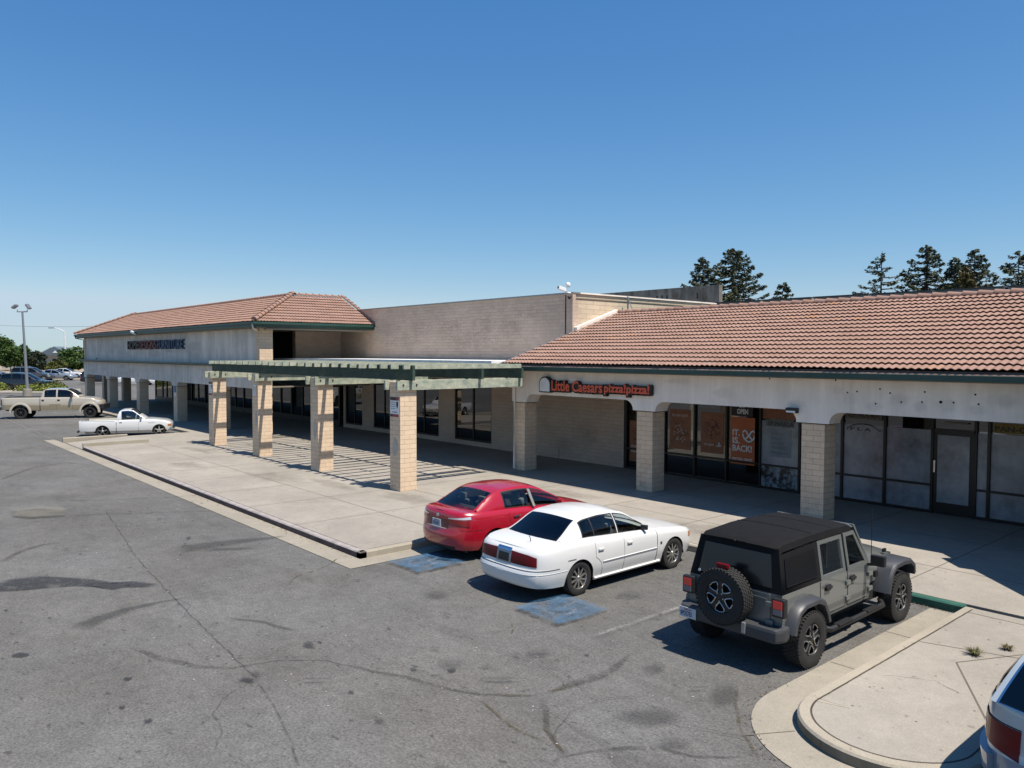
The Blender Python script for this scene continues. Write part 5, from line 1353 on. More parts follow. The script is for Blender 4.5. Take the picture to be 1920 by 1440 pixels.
# --- grey-green four door off-roader with a soft top
def offroader():
    r = thing('off_road_car', 'grey green four door off road car with black soft top and rear spare wheel', 'car', (-6.40, 10.52, 0))
    body = paint('grey_green_paint', (.168, .178, .166), 0, .3, .8, .05)
    top = pm('black_soft_top', (.015, .015, .016), .85, var=((6, .15),), bump=(140, .15, .003), spec=.12); flare = pm('grey_flare_plastic', (.055, .057, .064), .45)
    def W(z): return float(np.interp(z, [.5, .75, 1.13], [.765, .785, .775]))
    zs = [.55, .66, .78, .90, 1.02, 1.10, 1.13]
    arc = [(0, .46, .44), (3.02, .47, .44)]
    ysx = sorted(set([-.60, -.5, .55, .60, 1.30, 1.36, 2.10]+[round(.46*math.cos(R(a)), 3) for a in range(0, 181, 12) if .46*math.cos(R(a)) > -.6]+list(np.round(np.linspace(.6, 2.1, 9), 3))))
    bins = {'body': MB(), 'd1': MB(), 'd2': MB(), 'd3': MB(), 'd4': MB()}
    for sd in (1, -1):
        cols = []
        for y in ysx:
            lo = .55
            if abs(y) < .46: lo = max(lo, .44+math.sqrt(.46**2-y*y))
            cols.append([Vector((sd*W(lo+(1.13-lo)*t), y, lo+(1.13-lo)*t)) for t in np.linspace(0, 1, 8)])
        for a in range(len(cols)-1):
            ym = (ysx[a]+ysx[a+1])/2
            for b in range(7):
                zc = (cols[a][b].z+cols[a+1][b+1].z)/2
                k = ('d1' if sd > 0 else 'd3') if (.46 < ym < 1.36 and zc > .58) else (('d2' if sd > 0 else 'd4') if 1.36 < ym < 2.1 and zc > .58 else 'body')
                bins[k].poly([cols[a][b], cols[a+1][b], cols[a+1][b+1], cols[a][b+1]])
    B = bins['body']
    B.grid([[(-W(.55+.58*t), -.60, .55+.58*t), (W(.55+.58*t), -.60, .55+.58*t)] for t in np.linspace(0, 1, 8)])
    # cowl and bonnet
    hy = [2.10, 2.5, 2.9, 3.3, 3.42]; hw = [.72, .68, .63, .57, .55]; hz = [1.15, 1.15, 1.13, 1.09, 1.05]
    rows = []
    for y, w, z in zip(hy, hw, hz): rows.append([(w*v, y, z+.045*(1-v*v)-.03*abs(v)**6) for v in np.linspace(-1, 1, 9)])
    B2 = MB(); B2.grid(rows); B2.build('hood', body, r, smooth=R(50), weld=.002)
    rear = B; B = MB()
    for sd in (1, -1): B.grid([[(sd*w, y, z-.03), (sd*(w+.01), y, .75)] for y, w, z in zip(hy, hw, hz)])
    B.poly([(-.55, 3.42, 1.05), (.55, 3.42, 1.05), (.55, 3.46, .6), (-.55, 3.46, .6)])
    B.poly([(-.775, 2.1, 1.13), (.775, 2.1, 1.13), (.72, 2.14, 1.13), (-.72, 2.14, 1.13)]); B.poly([(.775, 2.1, 1.13), (.775, 2.1, .55), (.7, 2.3, .55), (.72, 2.14, 1.13)]); B.poly([(-.775, 2.1, 1.13), (-.775, 2.1, .55), (-.7, 2.3, .55), (-.72, 2.14, 1.13)])
    B.build('front_fender', body, r, smooth=R(35), weld=.002); rear.build('body', body, r, smooth=R(35), weld=.002)
    for k in ('d1', 'd2', 'd3', 'd4'):
        d = bins[k]; o = d.build('door', body, r, smooth=R(35), weld=.002); sd = 1 if k in ('d1', 'd2') else -1
        yh = .66 if k in ('d1', 'd3') else 1.44
        y0, y1 = (.50, 1.30) if k in ('d1', 'd3') else (1.36, 2.06)
        h = MB(); h.obox((sd*(.805), yh+.03, 1.005), (.022, 0, 0), (0, .085, 0), (0, 0, .022)); h.obox((sd*.795, yh+.04, 1.0), (.012, 0, 0), (0, .07, 0), (0, 0, .045)); h.build('door_handle', MT['black'], o, bevel=.008)
        h = MB()
        for z in (.72, .96): h.obox((sd*.795, y1+.03, z), (.018, 0, 0), (0, .07, 0), (0, 0, .035))
        h.build('hinge', body, o, bevel=.01)
        # window frame and glass above the belt
        rx = lambda z: .775-(z-1.13)*.17
        f = MB(); g = MB()
        if k in ('d1', 'd3'): poly = [(y0+.02, 1.13), (y1, 1.13), (y1, 1.70), (y0+.04, 1.70)]; inn = [(y0+.09, 1.19), (y1-.07, 1.19), (y1-.07, 1.645), (y0+.11, 1.645)]
        else: poly = [(y0, 1.13), (2.07, 1.13), (1.72, 1.70), (y0, 1.70)]; inn = [(y0+.07, 1.19), (1.95, 1.19), (1.69, 1.645), (y0+.07, 1.645)]
        P3 = [Vector((sd*rx(z), y, z)) for y, z in poly]; I3 = [Vector((sd*rx(z), y, z)) for y, z in inn]; th = Vector((-sd*.04, 0, 0))
        for q in range(4):
            q2 = (q+1) % 4
            f.poly([P3[q], P3[q2], I3[q2], I3[q]]); f.poly([I3[q], I3[q2], I3[q2]+th, I3[q]+th]); f.poly([P3[q]+th, P3[q2]+th, I3[q2]+th, I3[q]+th]); f.poly([P3[q], P3[q2], P3[q2]+th, P3[q]+th])
        f.build('window_frame', body, o)
        g.poly([p+th*.5 for p in I3]); g.build('side_window', MT['tintglass'] if k in ('d1', 'd3') else MT['carglass'], o)
        if k in ('d1', 'd3'): box('window_divider', *sorted((sd*.665, sd*.73)), y0+.24, y0+.265, 1.19, 1.645, MT['black'], o)
        s_ = MB(); s_.tube([(sd*(W(z)+.001), y0-.02, z) for z in np.linspace(.60, 1.12, 4)], .006, 5); s_.tube([(sd*(W(.60)+.001), y, .595) for y in (y0, y1)], .006, 5); s_.build('seam', MT['dark'], o)
    # soft top
    t = MB(); yy = [-.50, -.40, .3, 1.0, 1.62, 1.70]; zz = [1.74, 1.79, 1.825, 1.83, 1.80, 1.765]
    ws = [.655, .66, .675, .675, .665, .66]
    rows = []
    for y, z, w in zip(yy, zz, ws): rows.append([(w*math.copysign(min(1, abs(v)), v), y-.05*(1-v*v)*(y < 0), z+.03*(1-v*v)-(.10 if abs(v) == 1 else .012 if abs(v) > .9 else 0)) for v in (-1, -.97, -.9, -.6, -.3, 0, .3, .6, .9, .97, 1)])
    t.grid(rows)
    # rear quarter + back curtain frames
    for sd in (1, -1):
        q = [Vector((sd*.775, -.60, 1.13)), Vector((sd*.775, .50, 1.13)), Vector((sd*.678, .53, 1.71)), Vector((sd*.655, -.50, 1.66))]
        t.poly(q)
    t.poly([(-.775, -.60, 1.13), (.775, -.60, 1.13), (.655, -.50, 1.75), (-.655, -.50, 1.75)])
    for y, z in zip(yy, zz): pass
    to = t.build('soft_top', top, r, smooth=R(45), weld=.003)
    sm_ = MB()
    for y in (.45, 1.05): sm_.tube([(v*.66, y, 1.83+.03*(1-v*v)-.002) for v in np.linspace(-.95, .95, 7)], .007, 5)
    sm_.build('top_seam', top, to)
    vg = pm('plastic_window_film', (.012, .012, .013), .22)
    for sd in (1, -1):
        b = MB(); b.prism([(sd*.768, -.47, 1.22), (sd*.768, .40, 1.22), (sd*.692, .42, 1.63), (sd*.682, -.40, 1.60)], (sd*.012, 0, 0)); b.build('quarter_window', vg, to, bevel=.005)
    b = MB(); b.prism([(-.62, -.592, 1.20), (.62, -.592, 1.20), (.55, -.512, 1.66), (-.55, -.512, 1.66)], (0, -.014, .002)); b.build('back_window', vg, to, bevel=.005)
    b = MB(); b.lathe([(0, .022), (.004, .022), (.004, .001)], (-.60, -.607, 1.215), (0, -1, .1), 14); b.build('sticker', MT['signwhite'], to)
    # windscreen frame
    for sd in (1, -1):
        b = MB(); b.prism([(sd*.74, 2.12, 1.13), (sd*.66, 2.14, 1.13), (sd*.60, 1.74, 1.79), (sd*.668, 1.72, 1.79)], (0, .05, 0)); b.build('windshield_frame', body, r)
    b = MB(); b.prism([(-.66, 1.70, 1.75), (.66, 1.70, 1.75), (.66, 1.74, 1.785), (-.66, 1.74, 1.785)], (0, .05, 0)); b.build('windshield_header', body, r)
    b = MB(); b.poly([(-.68, 2.14, 1.15), (.68, 2.14, 1.15), (.62, 1.77, 1.76), (-.62, 1.77, 1.76)]); b.build('windshield', MT['carglass'], r)
    # flares
    for (yc, ra, zc) in arc:
        fr = yc > 1
        for sd in (1, -1):
            sec = []
            if fr: path = [(2.52, .56), (2.56, .74), (2.66, .90), (2.80, .985), (3.10, 1.0), (3.38, .97), (3.52, .88), (3.54, .74)]
            else: path = [(-.50, .58), (-.47, .72), (-.36, .87), (-.2, .94), (.18, .945), (.36, .87), (.47, .70), (.52, .56)]
            for (y, z) in path:
                d = Vector((0, y-yc, z-zc)).normalized(); xi = .56 if fr else .76
                o_ = Vector((0, y, z))
                sec.append([o_+Vector((sd*xi, 0, 0))+d*.06, o_+Vector((sd*.90, 0, 0))+d*.045, o_+Vector((sd*.935, 0, 0))+d*.012, o_+Vector((sd*.935, 0, 0))-d*.045, o_+Vector((sd*.90, 0, 0))-d*.05, o_+Vector((sd*xi, 0, 0))-d*.02])
            b = MB(); b.grid(sec); b.poly(sec[0]); b.poly(sec[-1]); b.build('wheel_flare', flare, r, smooth=R(40))
            b = MB(); b.grid([[Vector((sd*.70, yc+.47*math.cos(R(a)), zc+.46*math.sin(R(a)))), Vector((sd*.35, yc+.47*math.cos(R(a)), zc+.46*math.sin(R(a))))] for a in range(0, 181, 15)]); b.box(*sorted((sd*.3, sd*.36)), yc-.5, yc+.5, .4, 1.0); b.build('wheel_well', MT['dark'], r)
    un = MB(); un.box(-.68, .68, -.55, 3.4, .44, .60); un.build('underbody', MT['dark'], r)
    # step bars, bumpers
    for sd in (1, -1):
        b = MB(); b.tube([(sd*.80, .50, .43), (sd*.88, .62, .40), (sd*.89, 1.5, .40), (sd*.88, 2.38, .40), (sd*.80, 2.48, .43)], .045, 10)
        b.build('side_step', MT['black'], r, smooth=R(40)); b = MB()
        for y in (1.0, 1.95): b.obox((sd*.89, y, .437), (.05, 0, 0), (0, .22, 0), (0, 0, .012))
        b.build('step_pad', MT['black'], r)
    bp = pm('bumper_plastic', (.055, .057, .062), .55)
    b = MB(); b.prism([(-.88, -.66, .50), (-.80, -.80, .48), (.80, -.80, .48), (.88, -.66, .50), (.86, -.50, .50), (-.86, -.50, .50)], (0, 0, .20)); b.build('rear_bumper', bp, r, bevel=.045)
    b = MB(); b.prism([(-.80, 3.60, .52), (.80, 3.60, .52), (.75, 3.78, .52), (-.75, 3.78, .52)], (0, 0, .18)); b.build('front_bumper', bp, r, bevel=.03)
    b = MB(); b.obox((.30, -.805, .60), (.03, 0, 0), (0, .02, 0), (0, 0, .08)); b.build('tow_hook', MT['steel'], r, bevel=.01)
    # tailgate, lamps, spare wheel
    b = MB(); b.box(-.56, .60, -.618, -.598, .62, 1.12); tg = b.build('tailgate', body, r, bevel=.012)
    b = MB()
    for z in (.72, .98): b.obox((.60, -.63, z), (.06, 0, 0), (0, .02, 0), (0, 0, .035))
    b.build('hinge', body, tg, bevel=.01); box('tailgate_handle', .30, .56, -.635, -.618, 1.02, 1.05, body, tg)
    for sd in (1, -1):
        b = MB(); b.box(sd*.76-.10, sd*.76+.10, -.69, -.58, .83, 1.10); lo = b.build('tail_light', MT['black'], r, bevel=.03)
        box('red_lens', sd*.76-.068, sd*.76+.068, -.700, -.691, .955, 1.065, MT['brightred'], lo); box('clear_lens', sd*.76-.068, sd*.76+.068, -.700, -.691, .868, .95, pm('grey_lens', (.22, .20, .22), .2) if sd > 0 else bpy.data.materials['grey_lens'], lo)
    # spare wheel (axle along -Y): build along X then turn
    piv = bpy.data.objects.new('spare_wheel', None); COL.objects.link(piv); piv.parent = r; piv.location = (-.02, -.82, .985); piv.rotation_euler = (0, 0, -PI/2)
    w = wheel(r, 0, 0, .405, .255, .235, 'jeep', 1, zoff=-.405); w.name = 'spare_wheel'; w.rotation_euler = (0, 0, -PI/2); w.location = (-.04, -.80, .985)
    bpy.data.objects.remove(piv)
    b = MB(); b.tube([(-.04, -.66, 1.3), (-.04, -.80, 1.36), (-.04, -.84, 1.40)], .03, 6); b.build('lamp_bracket', MT['black'], r); b = MB(); b.obox((-.04, -.83, 1.43), (.10, 0, 0), (0, .03, 0), (0, 0, .035)); b.build('brake_light', MT['darkredlens'], r, bevel=.015)
    plate(r, -.66, -.812, .575, '8PDS783', w=.30)
    wheel(r, .81, 0, .405, .255, .235, 'jeep', 1); wheel(r, -.81, 0, .405, .255, .235, 'jeep', -1); wheel(r, .81, 3.02, .405, .255, .235, 'jeep', 1); wheel(r, -.81, 3.02, .405, .255, .235, 'jeep', -1)
    for sd in (1, -1):
        b = MB(); b.obox((sd*.97, 1.98, 1.22), (.11, 0, 0), (0, .045, 0), (0, 0, .085)); b.tube([(sd*.78, 2.02, 1.12), (sd*.92, 2.0, 1.15)], .03, 6); b.build('wing_mirror', MT['black'], r, bevel=.03)
        b = MB(); b.lathe([(0, .10), (.03, .10), (.04, .001)], (sd*.42, 3.45, .90), (0, 1, 0), 18); b.build('headlight', MT['clearlens'], r)
        b = MB(); b.obox((sd*.62, 3.0, 1.16), (.02, 0, 0), (0, .05, 0), (0, 0, .03)); b.build('hood_latch', MT['black'], r, bevel=.01)
        b = MB(); b.obox((sd*.765, 2.36, .90), (.02, 0, 0), (0, .05, 0), (0, 0, .05)); b.build('fender_vent', MT['black'], r)
    b = MB(); b.tube([(.66, 2.42, 1.10), (.66, 2.42, 1.96)], .006, 5); b.build('aerial', MT['black'], r)
    seats(r, [(.35, 1.28, (-.35, .35), .05), (1.25, 1.28, (-.36, .36), .05)], MT['seat_dark'])
    b = MB(); b.box(-.72, .72, -.55, 2.05, 1.0, 1.06); b.box(-.7, .7, 1.85, 2.08, 1.06, 1.17); b.build('cabin_floor', MT['carpet'], r)
    b = MB(); b.lathe([(0, .18), (.02, .19), (.04, .18)], (-.36, 1.76, 1.26), (0, -1, .35), 20); b.build('steering_wheel', MT['black'], r)
    b = MB(); b.tube([(-.60, .55, 1.1), (-.58, .55, 1.68), (0, .55, 1.74), (.58, .55, 1.68), (.60, .55, 1.1)], .035, 8); b.build('roll_bar', MT['black'], r)
    return r
offroader()

# --- silver van at the lower right
def silver_van():
    r = thing('minivan', 'silver blue minivan whose rear corner lamp shows at the lower right edge', 'van', (-1.80, 9.36, 0))
    P = dict(W=.96, rear=[(.3, -1.0), (.45, -1.06), (.62, -1.06), (.68, -1.0), (.9, -1.0), (1.1, -.96)], front=[(.2, 3.6), (.5, 3.75), (.8, 3.6), (.95, 3.3)],
        width=[(.2, .86), (.4, .92), (.7, .945), (1.0, .92), (1.15, .89)], shoulder=[(-1.1, 1.13), (0, 1.10), (1.5, 1.04), (2.6, 1.0), (3.3, .88), (3.8, .74)],
        low=[(-1.1, .32), (.5, .22), (2.5, .22), (3.8, .26)], crown=[(-1.1, .02), (3, .06)], arches=[(0, .38, .33), (2.9, .38, .33)], cabin=(-.98, 2.6), rexp=(2.8, 9), fexp=(2.4, 10), round=(.06, .02),
        roof=[(-.88, 1.11, .78), (-.66, 1.23, .75), (-.40, 1.38, .70), (-.1, 1.46, .67), (.6, 1.50, .66), (1.4, 1.46, .66), (2.0, 1.26, .70), (2.75, 1.0, .80)],
        rearglass=(.02, .62), windshield=(2.75, 3.6), windows=[(-.872, .2), (.28, 1.25), (1.32, 2.2)], winv=(.04, .95), trimw=.012, bow=(.16, .16), intdrop=.25)
    P['part'] = lambda y, z, ux, sd: ('bumper', 0) if (z < .66 and (y < -.6 or y > 3.1)) else ('body', 0)
    M = dict(body=paint('silver_blue_paint', (.50, .56, .60), .2, .28), trim=MT['chrome'], bumper=paint('blue_grey_bumper', (.17, .24, .33), .1, .35), rglass=MT['tintglass'], sglass=MT['tintglass'])
    c = Car(r, P, M); c.body(); c.cabin(); four_wheels(r, P, .33, .21, .2, 'multi')
    lam = pm('brown_amber_lens', (.30, .085, .03), .3, spec=.3)
    for sd in (1, -1):
        c.patch('tail_light', .50, .86, lambda t: .64+.04*t, lambda t: .93, MT['darkredlens'], sd, .012, 10); c.patch('amber_lens', .86, 1.28, lambda t: .68+.10*t, lambda t: .93, lam, sd, .012, 10); c.patch('bumper_corner', .80, 1.60, .40, .60, M['bumper'], sd, .06, 10); c.patch('clear_lens', 1.0, 1.14, .74, .82, MT['amberlens'], sd, .016, 6)
        c.line('lamp_rim', [(q, .94) for q in np.linspace(.50, 1.29, 14)], sd, .006)
        c.line('seam', [(1.24, z) for z in np.linspace(.66, 1.12, 6)], sd, .005)
    c.patch('emblem', .30, .42, .62, .70, MT['signblue'], -1, .008, 6)
    return r
silver_van()

# --- lowered white pickup
def small_pickup():
    r = thing('pickup_truck', 'small lowered white vintage pickup with chrome five spoke wheels', 'pickup', (*G(206, 819), 0), R(-22))
    r.location.x += -.75; r.location.y += -.05
    P = dict(W=.79, rear=[(.3, -1.03), (.40, -1.06), (.75, -1.07), (.82, -1.06)], rsm=.01, front=[(.2, 3.02), (.35, 3.12), (.5, 3.16), (.62, 3.14), (.70, 3.05)],
        width=[(.17, .735), (.3, .77), (.5, .79), (.68, .78), (.82, .755)], shoulder=[(-1.1, .80), (.5, .82), (1.9, .84), (2.3, .83), (2.8, .77), (3.1, .70)], low=[(-1.1, .28), (-.5, .24), (.4, .17), (2.2, .17), (3.1, .22)],
        crown=[(0, .02), (2.4, .04), (3.1, .02)], arches=[(0, .315, .27), (2.55, .315, .27)], cuts=[.62, .72, 1.55], cabin=(.60, 1.86), bed=(-.99, .60, .42, .05), rexp=(8, 40), fexp=(2.8, 14), round=(.06, .03), step=.2,
        roof=[(.62, .83, .70), (.66, 1.0, .68), (.74, 1.24, .63), (.90, 1.315, .60), (1.15, 1.325, .60), (1.38, 1.28, .60), (1.65, 1.06, .66), (1.95, .84, .71)], rearglass=(.08, .36), windshield=(1.0, 1.42), windows=[(.86, 1.66)], winv=(.06, .86), bow=(.03, .08), roofcrown=.04, csm=.05, intdrop=.25)
    P['part'] = lambda y, z, ux, sd: ('lower', 0) if z < .30 and ux > .8 else (('door', sd) if .66 < y < 1.62 else ('body', 0))
    M = dict(body=paint('white_pickup_paint', (.62, .62, .61), dirt=.02), lower=paint('warm_grey_paint', (.42, .39, .35)), bed=pm('cream_bed_paint', (.60, .57, .48), .6), trim=MT['chrome'])
    c = Car(r, P, M); c.body(); c.cabin(); four_wheels(r, P, .285, .20, .215, 'five'); so = c.s_of_y
    for sd in (1, -1):
        c.line('seam', [(so(.62), z) for z in np.linspace(.82, .18, 6)], sd, .012); c.line('seam', [(so(1.62), z) for z in np.linspace(.83, .18, 6)], sd, .005)
        c.patch('tail_light', .42, .72, .30, .36, MT['darkredlens'], sd, .01, 5); c.patch('indicator', so(2.95), so(3.08), .50, .58, MT['amberlens'], sd, .012, 5); c.patch('chrome_strip', so(-.95), so(.55), .775, .785, MT['chrome'], sd, .008, 12, k=1)
        p = c.pos(c.at_s(so(.82)), .72, sd); b = MB(); b.obox(p+Vector((.012*sd, 0, 0)), (.012, 0, 0), (0, .06, 0), (0, 0, .012)); b.build('door_handle', MT['chrome'], r)
        c.patch('vent', so(.70), so(.74), .80, .81, MT['black'], sd, .01, 2, k=1); c.patch('badge', so(2.05), so(2.35), .66, .675, MT['steel'], sd, .006, 3, k=1)
        b = MB(); b.lathe([(0, .085), (.02, .085), (.03, .001)], (sd*.50, 3.08, .56), (0, 1, 0), 16); b.build('headlight', MT['clearlens'], r)
    b = MB(); b.box(-.68, .68, -1.13, -1.05, .24, .32); b.build('rear_bumper', MT['black'], r, bevel=.02); b = MB(); b.box(-.72, .72, 3.10, 3.20, .28, .38); b.build('front_bumper', MT['chrome'], r, bevel=.03)
    mirrors(r, .72, 1.74, .90, MT['chrome'], .7); seats(r, [(.86, 1.0, (-.3, .3), .03)], MT['seat_dark'], .26)
    b = MB(); b.lathe([(0, .17), (.02, .185), (.04, .17)], (-.3, 1.42, .93), (0, -1, .4), 18); b.build('steering_wheel', MT['white'], r)
    r.scale = (1.09,)*3
    return r
small_pickup()

def big_pickup():
    r = thing('pickup_truck', 'tall tan crew cab pickup on black wheels parked at the far left', 'pickup', (*G(49, 785.5), 0), R(-26))
    r.location.x += -.9; r.location.y += .1
    P = dict(W=.99, rear=[(.55, -1.22), (.7, -1.26), (1.4, -1.26), (1.5, -1.25)], rsm=.01, front=[(.5, 5.0), (.7, 5.16), (1.0, 5.18), (1.2, 5.12), (1.34, 4.9)],
        width=[(.5, .92), (.7, .96), (.98, .985), (1.02, .99), (1.2, .985), (1.5, .95)], shoulder=[(-1.3, 1.50), (1.2, 1.50), (3.4, 1.49), (3.8, 1.48), (4.6, 1.42), (5.05, 1.28)], low=[(-1.3, .68), (0, .62), (2, .55), (4, .58), (5.1, .62)],
        crown=[(0, .02), (4, .07), (5.1, .03)], arches=[(0, .56, .46), (4.4, .56, .46)], cuts=[1.22, 1.28, 2.2, 2.26, 3.3], cabin=(1.26, 3.55), bed=(-1.18, 1.20, .85, .08), rexp=(8, 40), fexp=(3, 14), round=(.07, .035), step=.25,
        roof=[(1.28, 1.50, .86), (1.33, 1.75, .83), (1.42, 2.00, .79), (1.6, 2.07, .76), (2.3, 2.10, .75), (2.9, 2.06, .75), (3.15, 1.96, .76), (3.75, 1.50, .86)], rearglass=(.10, .50), windshield=(2.05, 2.80), windows=[(1.52, 2.22), (2.36, 3.30)], winv=(.07, .88), bow=(.03, .12), roofcrown=.05, csm=.06, intdrop=.3)
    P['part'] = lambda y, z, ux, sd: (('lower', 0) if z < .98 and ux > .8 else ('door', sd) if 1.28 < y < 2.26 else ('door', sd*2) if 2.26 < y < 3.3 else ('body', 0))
    M = dict(body=paint('sun_glare_tan_paint', (.62, .56, .46), .1, .3), lower=paint('tan_metallic_paint', (.46, .39, .27), .25, .3), bed=MT['black'], sglass=MT['tintglass'])  # upper body paint lightened to carry sun glare; lower band keeps the tan
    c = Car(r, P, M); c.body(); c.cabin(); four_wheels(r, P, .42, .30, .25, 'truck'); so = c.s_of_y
    for sd in (1, -1):
        c.line('seam', [(so(1.24), z) for z in np.linspace(1.49, .60, 6)], sd, .022); c.line('seam', [(so(2.26), z) for z in np.linspace(1.49, .60, 6)], sd, .006); c.line('seam', [(so(3.3), z) for z in np.linspace(1.49, .60, 6)], sd, .006)
        c.patch('tail_light', so(-1.24)-.10, so(-1.24)+.16, 1.0, 1.38, MT['darkredlens'], sd, .01, 5); c.patch('headlight', so(4.80), so(5.0), 1.02, 1.25, MT['clearlens'], sd, .01, 5)
        for (yc, ra, zc) in P['arches']:
            b = MB(); sec = []
            for a in range(-5, 186, 10):
                d = Vector((0, math.cos(R(a)), math.sin(R(a)))); p = Vector((0, yc, zc)); q = []
                for (rr, x) in ((.55, .90), (.55, 1.04), (.60, 1.05), (.68, 1.02), (.70, .96)): q.append(p+d*rr+Vector((sd*x, 0, 0)))
                sec.append(q)
            b.grid(sec); b.build('wheel_flare', M['body'], r, smooth=R(50))
        b = MB(); b.box(*sorted((sd*.90, sd*1.02)), 1.3, 3.5, .50, .56); b.build('running_board', MT['steel'], r)
        for y in (1.42, 2.42):
            p = c.pos(c.at_s(so(y)), 1.30, sd); b = MB(); b.obox(p+Vector((.012*sd, 0, 0)), (.014, 0, 0), (0, .08, 0), (0, 0, .05)); b.build('door_handle', MT['black'], r, bevel=.01)
        b = MB(); b.obox((sd*1.14, 3.28, 1.62), (.10, 0, 0), (0, .06, 0), (0, 0, .15)); b.tube([(sd*.9, 3.3, 1.55), (sd*1.1, 3.28, 1.6)], .03, 6); b.build('wing_mirror', MT['darkredlens'] if False else pm('mirror_maroon', (.06, .02, .025), .4), r, bevel=.02)
    b = MB(); b.box(-.95, .95, -1.50, -1.26, .62, .86); b.build('rear_bumper', MT['chrome'], r, bevel=.03); b = MB(); b.box(-.98, .98, 5.02, 5.32, .62, .98); b.build('front_bumper', MT['black'], r, bevel=.04)
    seats(r, [(1.55, 1.65, (-.42, .42), .03), (2.5, 1.65, (-.42, .42), .03)], MT['seat_dark'], .28)
    r.scale = (.97,)*3
big_pickup()

# --- small far vehicles
def far_sedan(name, label, cat, colr, px, sc, rz, kind='sedan', smet=0):
    r = thing(name, label, cat, (*G(*px), 0), rz)
    if kind == 'sedan':
        P = dict(W=.9, rear=[(.25, -1.0), (.5, -1.05), (.9, -.98)], front=[(.25, 3.6), (.5, 3.7), (.75, 3.5)], width=[(.2, .84), (.5, .9), (.95, .86)], shoulder=[(-1, .95), (1, .93), (2.2, .9), (3.7, .70)], low=[(-1, .28), (1, .2), (3.7, .24)], crown=[(0, .03), (3, .05)], arches=[(0, .36, .31), (2.75, .36, .31)], cabin=(-.4, 2.1), step=.3,
            roof=[(-.6, .95, .70), (-.1, 1.25, .62), (.3, 1.38, .58), (.9, 1.41, .57), (1.3, 1.36, .58), (2.2, .92, .70)], rearglass=(.1, .72), windshield=(2.0, 2.85), windows=[(.15, .85), (.95, 1.85)])
    else:
        P = dict(W=.96, rear=[(.35, -.98), (.6, -1.02), (1.1, -.95)], front=[(.3, 3.6), (.7, 3.72), (1.0, 3.5)], width=[(.3, .9), (.7, .96), (1.15, .9)], shoulder=[(-1, 1.12), (1.5, 1.08), (2.4, 1.05), (3.7, .9)], low=[(-1, .38), (1, .3), (3.7, .34)], crown=[(0, .02), (3, .05)], arches=[(0, .40, .36), (2.85, .40, .36)], cabin=(-.95, 2.3), step=.3,
            roof=[(-.95, 1.12, .82), (-.78, 1.5, .74), (-.5, 1.70, .70), (.6, 1.76, .69), (1.4, 1.68, .69), (2.4, 1.08, .80)], rearglass=(.1, .6), windshield=(2.75, 3.7), windows=[(-.65, .2), (.3, 1.1), (1.2, 1.95)])
    M = dict(body=paint(name+'_paint_%d' % len(bpy.data.materials), colr, smet, .28), sglass=MT['tintglass'], rglass=MT['tintglass'])
    c = Car(r, P, M); c.body(); c.cabin(); four_wheels(r, P, .34 if kind == 'sedan' else .38, .22, .22, 'plain')
    for sd in (1, -1):
        q = c.s_of_y(-.85); c.patch('tail_light', q-.3, q+.1, .7, .95 if kind == 'suv' else .85, MT['redlens'], sd, .01, 5); c.patch('headlight', c.s_of_y(3.3), c.s_of_y(3.55), .62, .72, MT['clearlens'], sd, .01, 4)
    mirrors(r, .8, 1.9, .98, M['body']); r.scale = (sc,)*3
    return r
PR = R(-30)
far_sedan('suv', 'black estate style SUV parked behind the hedges at the far left', 'SUV', (.012, .014, .018), (24, 733), 1.22, R(-30), 'suv')
far_sedan('suv', 'pale blue grey SUV cut by the left edge of the photo', 'SUV', (.30, .36, .42), (-22, 728), 1.2, R(-30), 'suv', .3)
far_sedan('suv', 'dark grey SUV whose roof shows above the black one', 'SUV', (.06, .06, .065), (40, 715), 1.3, R(-30), 'suv')
far_sedan('sedan', 'silver sedan in the far lot left of the store', 'car', (.40, .43, .46), (87, 713), 1.25, R(-32), 'sedan', .4)
far_sedan('sedan', 'white sedan half hidden behind the silver one in the far lot', 'car', (.72, .72, .72), (110, 709), 1.25, R(-32))
far_sedan('suv', 'black SUV seen between the two end columns of the arcade', 'SUV', (.012, .012, .014), (168, 720), 1.1, R(-28), 'suv')
far_sedan('sedan', 'white sedan with a dark windscreen seen through the arcade end', 'car', (.74, .74, .74), (236, 722), 1.1, R(-28))
far_sedan('suv', 'white SUV seen through the arcade above the white sedan', 'SUV', (.72, .72, .74), (232, 712), 1.1, R(-28), 'suv')
# ---------------------------------------------------------------- vegetation and far houses
def mat_leaf(name, c, c2, sc=.6):
    n = NT(name); f = n.ramp(n.noise(sc, 4, .6), [(.35, 0), (.65, 1)])
    n.base(n.mix(n.mix(c, c2, f), n.ramp(n.noise(6, 3), [(.3, .75), (.7, 1.2)]), 1, 'MULTIPLY')); n.p(rough=.65, spec=.3)
    return n.m
MT['needle'] = mat_leaf('conifer_needles', (.050, .075, .040), (.10, .105, .045), .5)
MT['needle2'] = mat_leaf('bronzed_needles', (.11, .095, .032), (.16, .125, .04), .5)
MT['bark'] = pm('bark', (.075, .055, .042), .9)
MT['leaf_a'] = mat_leaf('broad_leaves', (.045, .10, .022), (.085, .15, .03)); MT['leaf_b'] = mat_leaf('dark_leaves', (.025, .042, .026), (.05, .065, .035)); MT['leaf_c'] = mat_leaf('olive_leaves', (.10, .13, .03), (.17, .17, .05)); MT['hedge_d'] = mat_leaf('dark_hedge_leaves', (.06, .08, .015), (.11, .12, .02)); MT['hedge_l'] = mat_leaf('bright_hedge_leaves', (.15, .20, .03), (.24, .27, .05), 2)
